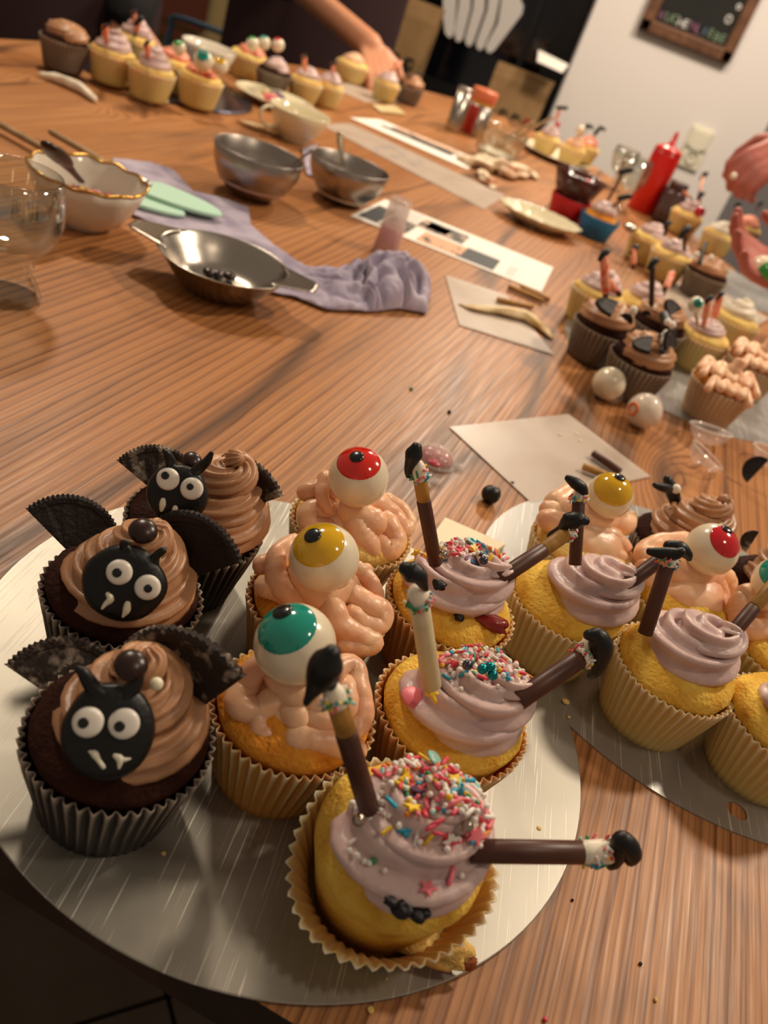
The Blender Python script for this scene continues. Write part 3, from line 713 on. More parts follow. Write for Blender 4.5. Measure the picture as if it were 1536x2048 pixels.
peach(t, [[(575, 1330, 20, .058), (515, 1335, 22, .056), (492, 1372, 25, z), (480, 1410, 27, .046), (520, 1420, 26, .046), (548, 1398, 24, .05), (575, 1405, 26, z), (592, 1432, 26, z), (588, 1448, 20, .045)],
          [(510, 1425, 18, .046), (520, 1460, 19, .043), (545, 1483, 16, .042), (565, 1498, 11, .041), (578, 1508, 5, .040)],
          [(592, 1476, 23, .045), (630, 1480, 24, .045), (670, 1488, 24, .044), (712, 1502, 20, .042)],
          [(640, 1350, 20, .06), (700, 1330, 20, .058), (716, 1380, 22, .054), (722, 1430, 22, z), (708, 1462, 20, .046)],
          [(690, 1370, 20, .056), (692, 1410, 22, .053), (670, 1430, 24, z), (640, 1440, 24, z), (615, 1420, 20, z)],
          [(620, 1380, 24, .056), (640, 1410, 26, .052)], [(560, 1360, 26, .056), (600, 1385, 26, .056), (640, 1360, 26, .056)]], (V((e1.x, e1.y, .044)), .019, .55))
eye_ball(t, 590, 1289, 83, .073, (574, 1234), 'teal', 59, (570, 1219), 21)
t = cup_body(bvec(e2), 'yellow eyeball cupcake, middle of the row of three on the scratched board', 'gold', name='eyeball_cupcake', seed=5, group='eyeball cupcakes on the scratched board')
peach(t, [[(585, 1085, 16, .062), (556, 1110, 18, .060), (552, 1150, 20, .055), (572, 1185, 19, .051), (600, 1203, 14, .048)],
          [(525, 1130, 18, .052), (550, 1122, 17, .053)], [(530, 1172, 20, z), (555, 1180, 20, z), (580, 1196, 18, .048)],
          [(700, 1185, 20, .054), (735, 1212, 24, .051), (762, 1225, 22, z), (755, 1250, 20, .046), (728, 1246, 18, .047), (705, 1228, 18, .05)],
          [(665, 1215, 22, .052), (680, 1250, 24, .047), (716, 1272, 22, .044), (745, 1285, 20, .042), (730, 1293, 18, .041), (690, 1290, 18, .041)],
          [(712, 1135, 14, .057), (738, 1160, 15, .053), (752, 1190, 15, .050)], [(600, 1150, 26, .056), (650, 1190, 28, .053), (690, 1170, 26, .055)], [(720, 1140, 12, .057), (733, 1140, 12, .055)]], (V((e2.x, e2.y, .044)), .020, .55))
eye_ball(t, 648, 1116, 71, .072, (637, 1075), 'yellow', 51, (630, 1070), 18)
t = cup_body(bvec(e3), 'red eyeball cupcake, farthest peach one on the scratched board', 'pale', name='eyeball_cupcake', seed=8, group='eyeball cupcakes on the scratched board')
peach(t, [[(612, 985, 17, .052), (640, 980, 18, .054), (665, 985, 16, .056)], [(650, 955, 13, .062), (644, 990, 12, .058), (656, 1018, 10, .053)],
          [(690, 1025, 19, .050), (655, 1020, 22, z), (622, 1025, 22, .047), (622, 1050, 20, .044), (660, 1058, 18, .044)],
          [(705, 1010, 22, .054), (740, 1005, 22, .055), (775, 1025, 22, .050), (800, 1055, 18, .046), (810, 1062, 14, .045)],
          [(770, 1000, 14, .055), (798, 1018, 15, .050), (816, 1045, 15, .046), (812, 1062, 12, .045)],
          [(710, 1040, 22, .052), (722, 1070, 24, .047), (738, 1095, 22, .043)], [(770, 1045, 22, .05), (790, 1080, 20, .045), (775, 1100, 20, .042), (756, 1085, 18, .044)],
          [(700, 1020, 24, .055), (745, 1045, 26, .052)]], (V((e3.x, e3.y, .044)), .021, .55))
eye_ball(t, 717, 955, 61, .074, (719, 917), 'red', 43, (715, 917), 14.5)
# ---- witch-leg cupcakes
def leg(t, pts, z=None, y=None, shoe=None, spr=0, seed=0, toe=True):
    """pts: [(px,py,r,material,next...)] stick sections; shoe: strokes"""
    def W_(p): return P(p[0], p[1], p[2]) if p[3] == 'z' else Y(p[0], p[1], p[2])
    secs = pts; first = True; root = None; last = None
    for (a, b, ra, m_) in secs:
        A, B_ = W_(a), W_(b); mb = MB(); r_ = ra
        ax = B_ - A; mb.lathe([(r_ * .9, 0), (r_, .0004), (r_ * 1.01, ax.length * .5), (r_, ax.length - .0004), (r_ * .9, ax.length)], 16, A, axis=ax, capt=True)
        if root is None: root = obj('witch_leg', mb, m_, t)
        else: obj('stocking', mb, m_, root)
        last = (A, B_, r_)
    A, B_, r_ = last; E = B_
    if spr:
        rnd = random.Random(seed); ax = (B_ - A).normalized(); s1 = ax.orthogonal().normalized(); s2 = ax.cross(s1)
        mb = MB(); mb.sweep([E - ax * spr * .9, E - ax * spr * .4, E], [r_ * 1.06, r_ * 1.12, r_ * 1.1], 14); obj('icing_band', mb, 'frost_white', root)
        for i in range(34):
            a = rnd.uniform(0, 2 * PI); d = s1 * math.cos(a) + s2 * math.sin(a); o = link('sprinkle', spr_mesh(rnd.choice(['rod', 'ball']), rnd.choice(['pink', 'rose', 'white', 'blue', 'yellow', 'green', 'white', 'mint'])), root, E - ax * rnd.uniform(0, spr) + d * r_ * 1.25)
            o.rotation_euler = (rnd.uniform(0, 6), rnd.uniform(0, 6), rnd.uniform(0, 6)); o.scale = (.8,) * 3
    if shoe:
        mb = MB()
        for st in shoe: stroke(mb, st, y=E.y - .001, n=16, k=6)
        so = obj('shoe', mb, 'black_fondant', root)
    return root
def mauve(t, c, z0, r0, h, tube, turns, lean, seed, lobes=6, amp=.22, **kw):
    mb = MB(); swirl(mb, (c[0], c[1], z0), r0, h, tube, turns, lean, lobes=lobes, amp=amp, start=seed, n=40, twist=2.0, **kw)
    return obj('frosting', mb, 'frost_mauve', t)
def berry(t, pts):
    for (a, b, r_, z_) in pts:
        k = P(a, b, z_); mb = MB(); mb.ball(k, r_ * mpp(k), 14, 9, nz=.5, seed=a, sc=(1, .8, .6)); obj('blueberry', mb, 'berry', t)
l1 = V((.047, .189, 0)); l2 = V((.0565, .258, 0)); l3 = V((.046, .3275, 0))
t = cup_body(bvec(l1), 'nearest witch-leg cupcake, leaning out of its torn open paper case', 'pale', name='witch_leg_cupcake', seed=2, flare=.006, sag=(math.radians(-110), .020, .004), off=(.05, .10), dome=.014, h=.035, r_cake=.0300, rt=.0315, cm='cake_yellow', group='witch-leg cupcakes on the scratched board', wm='cup_pale')
f1 = mauve(t, (.0480, .1865), .048, .0150, .022, .0112, 2.3, (.010, -.001), 3.6, r1=.001)
leg(t, [((738, 1618, .062, 'z'), (692, 1465, .094, 'z'), .0034, 'choc_stick'), ((692, 1465, .094, 'z'), (668, 1388, .106, 'z'), .0031, 'gold_stick')], spr=.004, seed=5,
    shoe=[[(662, 1310, 22), (654, 1326, 35), (643, 1350, 33), (630, 1374, 20), (620, 1392, 12), (613, 1405, 8)], [(668, 1345, 14), (662, 1370, 12)]])
leg(t, [((940, 1702, .062, 'z'), (1166, 1705, .066, 'z'), .0038, 'choc_stick'), ((1160, 1705, .0662, 'z'), (1220, 1703, .067, 'z'), .0036, 'white_choc')], spr=.010, seed=6,
    shoe=[[(1232, 1690, 14), (1243, 1680, 19), (1258, 1692, 20), (1266, 1708, 18), (1262, 1718, 15)], [(1240, 1690, 19), (1236, 1708, 18), (1226, 1724, 16), (1222, 1730, 11)]])
scatter(t, [f1], (.050, .190), (.019, .019), 235, 11, zmin=.05)
scatter(t, [f1], (.049, .183), (.026, .024), 55, 12, zmin=.045)
berry(t, [(808, 1815, 26, .051), (834, 1828, 20, .050), (782, 1804, 15, .053), (852, 1826, 12, .051)])
for a, b, z_, m_ in ((718, 1640, .071, 'pearl_silver'), (935, 1652, .072, 'pearl_silver')):
    link('sugar_pearl', spr_mesh('pearl', m_), t, P(a, b, z_))
k = P(905, 1912, .008); mb = MB(); mb.ball(k, .005, 14, 9, nz=.7, seed=4, sc=(1.5, .8, .6)); obj('browned_crumb', mb, 'crust', t)
mb = MB(); mb.ball(P(860, 1880, .014), .012, 20, 12, nz=.6, seed=9, sc=(1.3, .6, .6)); obj('torn_crumb', mb, 'cake_pale', t)
t = cup_body(bvec(l2), 'middle witch-leg cupcake, one cream leg up and one brown leg out', 'gold', name='witch_leg_cupcake', seed=6, flare=.002, off=(.02, .05), dome=.011, cm='cake_yellow', group='witch-leg cupcakes on the scratched board')
f2 = mauve(t, (.0580, .2570), .047, .0150, .021, .0104, 2.25, (.018, -.004), 3.2, r1=.0005)
leg(t, [((864, 1372, .066, 'z'), (836, 1190, .105, 'z'), .0036, 'cream_stick')], spr=.004, seed=8, shoe=[[(812, 1138, 16), (822, 1143, 23), (838, 1153, 18), (846, 1168, 11), (852, 1178, 6)]])
leg(t, [((1035, 1402, .066, 'z'), (1172, 1308, .078, 'z'), .0040, 'choc_stick')], spr=.004, seed=9,
    shoe=[[(1178, 1270, 12), (1196, 1274, 19), (1206, 1295, 21), (1200, 1322, 17), (1190, 1342, 14), (1182, 1350, 9)], [(1190, 1285, 14), (1196, 1310, 14)]])
kk = P(1176, 1290, .081); mb = MB(); mb.ball(kk, .0042, 16, 10, sc=(.7, 1, 1.2), nz=.2); obj('chocolate_drop', mb, 'white_choc', t)
scatter(t, [f2], (.058, .265), (.019, .015), 190, 21, zmin=.05)
scatter(t, [f2], (.052, .258), (.018, .018), 30, 22, zmin=.05)
for a, b, z_, m_ in ((965, 1338, .076, 'pearl_teal'), (980, 1334, .077, 'pearl_teal'), (985, 1350, .075, 'pearl_teal'), (935, 1330, .074, 'pearl_grey')):
    link('sugar_pearl', spr_mesh('pearl', m_), t, P(a, b, z_))
o = link('sugar_heart', spr_mesh('disc', 'pink'), t, P(826, 1394, .053)); o.scale = (2.2, 1.6, 1.4); o.rotation_euler = (.5, .2, .6)
o = link('sugar_star', spr_mesh('star', 'yellow'), t, P(858, 1383, .063)); o.scale = (2, 2, 1.5); o.rotation_euler = (.2, .5, .6)
t = cup_body(bvec(l3), 'farthest witch-leg cupcake on the scratched board, red jam at its edge', 'gold', name='witch_leg_cupcake', seed=9, off=(.0, .05), dome=.011, cm='cake_yellow', group='witch-leg cupcakes on the scratched board')
f3 = mauve(t, (.0440, .331), .047, .0150, .020, .0102, 2.2, (.018, -.003), 3.4, r1=.0005)
leg(t, [((871, 1128, .066, 'z'), (847, 1000, .096, 'z'), .0031, 'choc_stick'), ((847, 1000, .096, 'z'), (836, 935, .111, 'z'), .0029, 'gold_stick')], spr=.006, seed=14,
    shoe=[[(832, 897, 13), (828, 908, 18), (822, 925, 13), (818, 940, 10), (817, 950, 7)]])
leg(t, [((995, 1160, .064, 'z'), (1086, 1100, .074, 'z'), .0038, 'choc_stick'), ((1086, 1100, .074, 'z'), (1140, 1062, .080, 'z'), .0036, 'gold_stick')], spr=.004, seed=15,
    shoe=[[(1102, 1072, 9), (1125, 1060, 13), (1140, 1043, 18), (1158, 1040, 17), (1170, 1042, 10)], [(1138, 1040, 16), (1140, 1056, 12)]])
scatter(t, [f3], (.040, .340), (.024, .015), 135, 31, zmin=.05)
scatter(t, [f3], (.046, .332), (.02, .02), 18, 32, zmin=.05)
berry(t, [(930, 1207, 13, .052), (918, 1234, 12, .049), (945, 1200, 9, .053), (878, 1170, 16, .06)])
k = P(985, 1245, .046); mb = MB(); mb.ball(k, .006, 14, 8, nz=.6, sc=(1.6, .8, .5)); obj('jam_spot', mb, 'jam', t)
for a, b, z_, m_ in ((886, 1110, .076, 'pearl_silver'), (967, 1121, .073, 'pearl_grey')): link('sugar_pearl', spr_mesh('pearl', m_), t, P(a, b, z_))
# ---- right board
GR = 'cupcakes on the smooth board at the right'
e4 = V((.1150, .4290, 0)); l4 = V((.1065, .3690, 0)); e5 = V((.1755, .4150, 0)); l5 = V((.1640, .3490, 0)); l6 = V((.2225, .3410, 0)); e6 = V((.2345, .4040, 0)); b4 = V((.1800, .4750, 0)); b5 = V((.2410, .4655, 0))
z = .048
t = cup_body(bvec(e4), 'yellow eyeball cupcake on the smooth board at the right', 'pale', name='eyeball_cupcake', seed=12, cm='cake_pale', group=GR)
peach(t, [[(1110, 1005, 20, .052), (1150, 985, 20, .054), (1165, 1010, 18, .054), (1130, 1030, 22, .050), (1098, 1020, 18, .050)], [(1095, 1040, 20, .048), (1130, 1050, 22, .048), (1160, 1040, 20, .052)],
          [(1180, 1060, 22, .050), (1215, 1075, 22, .047), (1245, 1095, 16, .044)], [(1175, 1075, 20, .047), (1200, 1100, 20, .044), (1240, 1118, 16, .041)], [(1220, 1040, 18, .052), (1250, 1050, 18, .048), (1265, 1030, 8, .047)], [(1140, 1020, 24, .054), (1190, 1040, 26, .054), (1230, 1030, 22, .052)]], (V((e4.x, e4.y, .043)), .021, .55))
eye_ball(t, 1219, 992, 47, .070, (1222, 968), 'yellow', 39, (1232, 956), 12)
t = cup_body(bvec(e5), 'red eyeball cupcake on the smooth board, red iris turned right', 'pale', name='eyeball_cupcake', seed=14, cm='cake_yellow', group=GR)
peach(t, [[(1370, 1085, 20, .056), (1310, 1090, 18, .052), (1290, 1110, 20, z), (1310, 1130, 22, z)], [(1290, 1140, 20, .047), (1300, 1160, 18, .044), (1330, 1165, 18, .045)], [(1320, 1120, 24, .052), (1370, 1150, 26, .052), (1420, 1150, 24, .052)],
          [(1365, 1165, 18, z), (1385, 1190, 17, .045), (1410, 1188, 17, .045), (1425, 1165, 16, z), (1440, 1185, 16, .045), (1438, 1215, 14, .041)], [(1430, 1140, 18, .052), (1455, 1160, 16, .047), (1462, 1180, 10, .044)]], (V((e5.x, e5.y, .043)), .021, .55))
eye_ball(t, 1423, 1099, 53, .071, (1440, 1077), 'crimson', 34, (1442, 1059), 12)
t = cup_body(bvec(e6), 'teal eyeball cupcake at the right edge of the smooth board', 'pale', name='eyeball_cupcake', seed=16, cm='cake_yellow', group=GR)
peach(t, [[(1478, 1200, 16, .054), (1475, 1225, 18, z), (1490, 1255, 20, .046), (1530, 1260, 20, .046)], [(1490, 1190, 20, .056), (1540, 1200, 24, .054), (1590, 1210, 24, .052)], [(1540, 1235, 20, .048), (1590, 1240, 20, .046)], [(1560, 1180, 22, .056), (1610, 1200, 22, z)]], (V((e6.x, e6.y, .043)), .021, .55))
eye_ball(t, 1555, 1165, 50, .070, (1545, 1135), 'teal', 38, (1550, 1125), 12)
t = cup_body(bvec(l4), 'witch-leg cupcake without sprinkles in front of the yellow eyeball on the smooth board', 'pale', name='witch_leg_cupcake', seed=18, cm='cake_yellow', off=(.05, .05), dome=.012, group=GR)
f4 = mauve(t, (.1140, .3690), .047, .0140, .020, .0098, 2.1, (.013, -.002), 2.2)
leg(t, [((1150, 1130, .064, 'z'), (1158, 990, .093, 'z'), .0032, 'choc_stick')], spr=.003, seed=41, shoe=[[(1137, 957, 8), (1150, 966, 12), (1162, 975, 12), (1168, 984, 9)]])
leg(t, [((1245, 1175, .062, 'z'), (1325, 1115, .076, 'z'), .0038, 'choc_stick')], spr=.0, seed=42, shoe=[[(1338, 1092, 12), (1360, 1096, 14), (1375, 1108, 10), (1378, 1116, 7)]])
berry(t, [(1228, 1200, 14, .052), (1156, 1190, 8, .053), (1240, 1195, 9, .051)])
t = cup_body(bvec(l5), 'witch-leg cupcake in front of the red eyeball one on the smooth board', 'pale', name='witch_leg_cupcake', seed=20, cm='cake_yellow', off=(.05, .04), dome=.012, group=GR)
f5 = mauve(t, (.1655, .3520), .047, .0140, .021, .0098, 2.2, (.014, -.002), 1.6)
leg(t, [((1290, 1268, .058, 'z'), (1338, 1118, .093, 'z'), .0036, 'choc_stick')], spr=.003, seed=43, shoe=[[(1300, 1103, 8), (1322, 1106, 12), (1348, 1108, 13), (1362, 1104, 10)]])
leg(t, [((1445, 1290, .062, 'z'), (1508, 1215, .078, 'z'), .0036, 'choc_stick'), ((1508, 1215, .078, 'z'), (1560, 1155, .090, 'z'), .0034, 'gold_stick')], spr=.003, seed=44, shoe=[[(1560, 1140, 14), (1580, 1140, 14)]])
t = cup_body(bvec(l6), 'mauve cupcake nearest on the smooth board, cut off by the right edge', 'pale', name='cupcake', seed=22, cm='cake_yellow', group=GR)
f6 = mauve(t, (.2290, .3420), .046, .0150, .022, .0092, 2.6, (.006, .002), 3.0)
# chocolate ones on the right board
def mini_bat(c, label, face, wings, seed, group=GR, lean=(.004, 0)):
    t = cup_body(bvec(c), label, 'choc', name='bat_cupcake', seed=seed, group=group)
    mb = MB(); swirl(mb, (c[0] + .003, c[1], .044), .0175, .032, .0095, 2.9, lean, lobes=10, amp=.16, start=seed, n=40); obj('frosting', mb, 'frost_brown', t)
    return t
t = mini_bat(b4, 'chocolate bat cupcake seen from behind, behind the yellow eyeball on the smooth board', None, None, 2.0)
for nm, st, m_ in (('fondant_face', [(1335, 960, 10, .068), (1345, 985, 14, .062), (1352, 1010, 10, .056)], 'black_fondant'), ('ear', [(1310, 970, 6, .072), (1325, 975, 9, .07), (1338, 978, 9, .068)], 'black_fondant')):
    mb = MB(); stroke(mb, st, n=12); obj(nm, mb, m_, t)
mb = MB(); k = P(1352, 978, .066); mb.ball(k, 10 * mpp(k), 14, 9); e_ = obj('candy_eye', mb, 'candy_white', t)
t = mini_bat(b5, 'chocolate bat cupcake with a cookie piece, at the right edge behind the red eyeball', None, None, 3.3)
half_cookie(t, P(1493, 1104, .060), P(1518, 1064, .072), 1, 1, 'cookie_residue')
# loose cookie half behind
mb_t = None
# ---- third board
G3 = 'cupcakes on the far silver board'
FAR = []
def far_cup(px, py, label, kind, frost, zr=.036, h=.036, r=.0312, seed=1, group=None, topping=None, dome=.009, N=36, name='cupcake', world=None, z0=.0, tube=.0085, turns=2.6, fh=.020):
    """px,py: centre of the case rim in the photograph"""
    c = P(px, py, zr + z0) if world is None else V(world); c.z = z0 + .001
    t = cup_body(c, label, kind, seed=seed, group=group, name=name, rt=r, rb=r * .77, h=h, dome=dome, N=N, lo=True, sub=3)
    if frost in ('brown', 'mauve', 'coral', 'white', 'peach'):
        mb = MB(); swirl(mb, (c.x, c.y, c.z + h + dome * .6), r * (.62 if frost == 'brown' else .50), fh, tube * (1.15 if frost == 'brown' else 1), turns, (.002, .001), lobes=9, amp=.14, start=seed, n=27, k=16); obj('frosting', mb, 'frost_' + frost, t)
    elif frost == 'squiggle':
        rnd = random.Random(seed); mb = MB()
        for row in range(4):
            yy = (-1.3 + row * .85) * r * .62; zz = c.z + h + dome * .7 + (.006 if row in (1, 2) else 0); pts = []
            wd = math.sqrt(max(.1, 1 - (yy / (r * 1.15)) ** 2)) * r * .92; nn_ = 9
            for i in range(nn_):
                pts.append((c.x - wd + 2 * wd * i / (nn_ - 1), c.y + yy + (.0065 if i % 2 else -.0065), zz + (.002 if i % 2 else -.001) - (.004 if i in (0, nn_ - 1) else 0)))
            pts = crom(pts, 5); mb.sweep(pts, .0042, 12, rough_tube(.1, row))
        mb.sweep(crom([(c.x, c.y, c.z + h + dome), (c.x + .002, c.y, c.z + h + dome + .012), (c.x + .004, c.y + .003, c.z + h + dome + .020)], 5), [.008] * 5 + [.006] * 5 + [.001], 10)
        obj('frosting', mb, 'frost_peach', t)
    t['r_'] = r; FAR.append(t)
    return t, c
def far_leg(t, a, b, za, zb, r=.003, mat_='choc_stick', sh=10, sprk=True, seed=0):
    A, B_ = P(a[0], a[1], za), P(b[0], b[1], zb); mb = MB(); ax = B_ - A
    mb.lathe([(r, 0), (r, ax.length)], 10, A, axis=ax, capt=True); o = obj('witch_leg', mb, mat_, t)
    if sprk:
        mb = MB(); rnd = random.Random(seed + 5)
        mb.sweep([A.lerp(B_, .35), A.lerp(B_, .95)], [r * 1.35] * 2, 9, rough_tube(.5, seed)); obj('sprinkle_coating', mb, 'frost_coral', o)
    s_ = mpp(B_); mb = MB(); mb.sweep([B_ + (R * x + U * y) * s_ * sh for x, y in ((-.7, -.9), (-.2, -.2), (.35, .45), (.9, .7))], [s_ * sh * q for q in (.45, .6, .85, .6)], 10); obj('shoe', mb, 'black_fondant', o)
def far_eye(t, px, py, rpx, z, col, d=(0, .5)):
    eye_ball(t, px, py, rpx, z, (px + d[0] * rpx, py - d[1] * rpx), col, rpx * .62, (px + d[0] * rpx * 1.2, py - d[1] * rpx * 1.2), rpx * .22, seam=False, low=True)
def cookie_bits(t, bits):
    for a, b, z_ in bits: half_cookie(t, P(a[0], a[1], z_), P(b[0], b[1], z_ + .004), 1, 1, 'cookie')
t, c = far_cup(1208, 655, 'left chocolate cupcake with cookie pieces and grey case, on the far silver board', 'grey', 'brown', seed=2, group=G3, dome=.013, fh=.016, name='bat_cupcake')
cookie_bits(t, [((1222, 632), (1236, 606), .066), ((1262, 650), (1240, 632), .060)])
mb = MB(); k = P(1266, 622, .068); mb.ball(k, .004, 12, 8, sc=(1, 1, 1.3)); obj('candy_eye', mb, 'candy_white', t)
t, c = far_cup(1283, 722, 'front chocolate cupcake with cookie pieces on the far silver board', 'grey', 'brown', seed=4, group=G3, dome=.013, fh=.016, name='bat_cupcake')
cookie_bits(t, [((1300, 706), (1306, 676), .065), ((1350, 694), (1328, 694), .062)])
mb = MB(); stroke(mb, [(1322, 672, 6, .065), (1328, 690, 8, .062), (1325, 705, 5, .058)]); obj('fondant_face', mb, 'black_fondant', t)
mb = MB(); k = P(1329, 682, .068); mb.ball(k, .004, 12, 8); obj('candy_eye', mb, 'candy_white', t)
t, c = far_cup(1322, 652, 'chocolate bat cupcake wedged behind the two chocolate ones on the far silver board', 'grey', 'brown', seed=7, group=G3, dome=.013, fh=.018, name='bat_cupcake')
cookie_bits(t, [((1345, 634), (1368, 620), .070), ((1288, 632), (1310, 632), .070)])
mb = MB(); stroke(mb, [(1335, 632, 10, .072), (1345, 655, 13, .068), (1352, 670, 9, .064)]); obj('fondant_face', mb, 'black_fondant', t)
for a, b in ((1343, 645), (1352, 651), (1340, 668)):
    mb = MB(); k = P(a, b, .074); mb.ball(k, .0035, 12, 8); obj('candy_eye', mb, 'candy_white', t)
t, c = far_cup(1198, 588, 'mauve cupcake with an upright sprinkled leg at the back left of the far silver board', 'pale', 'mauve', seed=9, group=G3, name='witch_leg_cupcake')
far_leg(t, (1213, 618), (1207, 510), .055, .105, seed=1); far_leg(t, (1240, 590), (1215, 560), .055, .07, seed=2, sh=6)
t, c = far_cup(1285, 610, 'mauve cupcake with one tall black-shoed leg in the middle of the far silver board', 'pale', 'mauve', seed=11, group=G3, name='witch_leg_cupcake')
far_leg(t, (1303, 612), (1305, 528), .055, .10, seed=3, mat_='dark_wood', sprk=False); far_leg(t, (1325, 590), (1345, 545), .055, .075, seed=4, sh=5)
t, c = far_cup(1398, 672, 'mauve cupcake with a teal eyeball and two coral legs on the far silver board', 'pale', 'mauve', seed=13, group=G3, name='witch_leg_cupcake', fh=.012)
far_eye(t, 1384, 607, 16, .085, 'teal', (.0, .0)); mb = MB(); A = P(1384, 618, .075); B_ = P(1388, 650, .05); mb.sweep([A, B_], .002, 8); obj('candy_stick', mb, 'cream_stick', t)
far_leg(t, (1400, 648), (1408, 598), .052, .085, seed=6, mat_='frost_coral', sh=8); far_leg(t, (1420, 640), (1432, 590), .052, .085, seed=7, mat_='frost_coral', sh=7)
t, c = far_cup(1445, 772, 'peach squiggle cupcake in a cream case, nearest on the far silver board', 'cream', 'squiggle', seed=15, group=G3)
t, c = far_cup(1510, 728, 'peach squiggle cupcake at the right edge, behind the nearer squiggle one', 'cream', 'squiggle', seed=17, group=G3)
# ---- back right cluster of cupcakes
G4 = 'cupcakes in the crowded group at the right'
o = board(P(1440, 560), .125, .0, .001, 'board_foil_new', 'dim silver cake board under the crowded cupcakes beside the pink hand')
crowd = [(1300, 478, 'small mauve cupcake left of the crowd, a silver foil bit beside it', 'pale', 'mauve'), (1345, 512, 'mauve cupcake with a black shoe standing in front of its case', 'pale', 'mauve'),
         (1375, 430, 'tall mauve cupcake at the back of the crowd, below the light socket', 'pale', 'mauve'), (1412, 548, 'dark chocolate cupcake in a grey case beside the pink hand', 'grey', 'brown'),
         (1440, 470, 'white-frosted cupcake with a red drop in the crowd', 'pale', 'white'), (1492, 455, 'coral frosted cupcake at the back right of the crowd', 'pale', 'coral')]
for i, (a, b, lab, kd, fr_) in enumerate(crowd):
    t, c = far_cup(a, b, lab, kd, fr_, seed=30 + i, group=G4, z0=.001, fh=.016 if i != 2 else .022)
    if i == 0:
        far_leg(t, (1330, 470), (1334, 450), .06, .075, sh=7, sprk=False); mb = MB(); k = P(1258, 455, .03); mb.ball(P(1262, 456, .045), .009, 10, 8, nz=.4, sc=(1.3, 1, .6)); obj('foil_bit', mb, 'steel', t)
    if i == 1: far_leg(t, (1370, 500), (1370, 465), .055, .08, sh=11, sprk=False); far_leg(t, (1268, 540), (1268, 500), .05, .07, sh=8)
    if i == 2:
        for s_, (p_, q_2) in enumerate((((1385, 400), (1362, 378)), ((1395, 400), (1407, 352)), ((1400, 405), (1400, 392)))): far_leg(t, p_, q_2, .065, .085 if s_ != 1 else .10, sh=7, seed=s_, r=.002)
    if i == 3:
        mb = MB(); stroke(mb, [(1410, 485, 4, .08), (1403, 505, 4, .07), (1398, 525, 5, .06)]); obj('fondant_face', mb, 'black_fondant', t)
        for a2, b2 in ((1392, 508), (1420, 514)):
            mb = MB(); mb.ball(P(a2, b2, .068), .004, 10, 8); obj('candy_eye', mb, 'candy_white', t)
    if i == 4:
        mb = MB(); k = P(1399, 424, .07); mb.ball(k, 11 * mpp(k), 14, 10); obj('red_drop', mb, 'gel_crimson', t)
    if i == 5:
        far_leg(t, (1480, 420), (1474, 410), .065, .08, sh=6, r=.002); far_leg(t, (1512, 420), (1520, 408), .065, .08, sh=5, r=.002)
t, c = far_cup(1470, 640, 'pale frosted cupcake right of the mauve one with the teal eyeball', 'pale', 'white', seed=50, group=G4)
t.location  # stays where it stands
# ------------------------------------------------------------------ table ware
def rimfit(a, b, z): A, B_ = P(*a, z), P(*b, z); return (A + B_) / 2, (A - B_).length / 2
def vessel(name, c, prof, n, m_, label, cat, fn=None, part='bowl_body', group=None):
    t = thing(name, (c.x, c.y, 0), label, cat, group); mb = MB(); mb.lathe(prof, n, (c.x, c.y, 0), fn, capt=False); obj(part, mb, m_, t); return t
def dprof(outer, th):
    """closed wall: outer profile up, rim, inner profile down"""
    inner = [(max(r - th, .0005), z + (th if i == 0 else 0)) for i, (r, z) in enumerate(outer)][::-1]
    return outer + [(outer[-1][0] - th * .5, outer[-1][1] + th * .4)] + inner + [(.0004, inner[-1][1])]
# goblet at the left edge
gc = P(6, 590); gc.z = 0
t = thing('goblet', gc, 'clear short-stemmed drinking glass cut off by the left edge', 'glass')
GS = .88; out = [(.0235, 0), (.0245, .004), (.022, .012), (.0175, .020), (.0165, .024), (.0185, .028), (.0165, .032), (.0195, .037), (.027, .045), (.0325, .055), (.0350, .066), (.0345, .078), (.0325, .090), (.0315, .098)]
inn = [(.0302, .098), (.0312, .090), (.0332, .078), (.0337, .066), (.0312, .056), (.025, .047), (.014, .041), (.0004, .040)]
mb = MB(); mb.lathe([(a_, b_ * GS) for a_, b_ in out + inn], 64, gc, capt=False); obj('glass_body', mb, 'glass', t)
# ceramic bowl with a gold scalloped rim
cc, cr_ = P(178, 350, .042), .049; cc.z = 0
def scal(r, z, a): k = 1 + .018 * math.cos(12 * a) * max(0, (z - .01) / .032); return r * k, z + .0009 * math.cos(12 * a) * max(0, (z - .02) / .022)
t = vessel('ceramic_bowl', cc, dprof([(.022, 0), (.023, .003), (.031, .008), (.040, .020), (.0460, .033), (cr_, .042)], .0022), 80, 'ceramic', 'white ceramic bowl with a gold scalloped rim holding sprinkles', 'bowl', scal)
mb = MB(); mb.sweep([cc + V(((cr_ - .001) * (1 + .018 * math.cos(12 * a)) * math.cos(a), (cr_ - .001) * (1 + .018 * math.cos(12 * a)) * math.sin(a), .0427 + .0009 * math.cos(12 * a))) for a in [i * 2 * PI / 100 for i in range(101)]], .0015, 8, round_end=False); obj('gold_rim', mb, 'gold_rim', t)
mb = MB(); rnd = random.Random(3)
for _ in range(260):
    a, q = rnd.uniform(0, 6.28), math.sqrt(rnd.random()) * .032; c_ = cc + V((q * math.cos(a), q * math.sin(a), .0180 + rnd.random() * .003))
    mb.ball(c_, rnd.uniform(.0016, .0028), 6, 4, mi=rnd.randrange(6))
o = obj('sugar_sprinkles', mb, ['sugar_pink', 'sugar_white', 'sugar_violet', 'sugar_rose', 'sugar_white', 'sugar_yellow'], None); tag(o, 'mixed sugar sprinkles heaped inside the gold-rimmed bowl', 'sprinkles', kind='stuff')
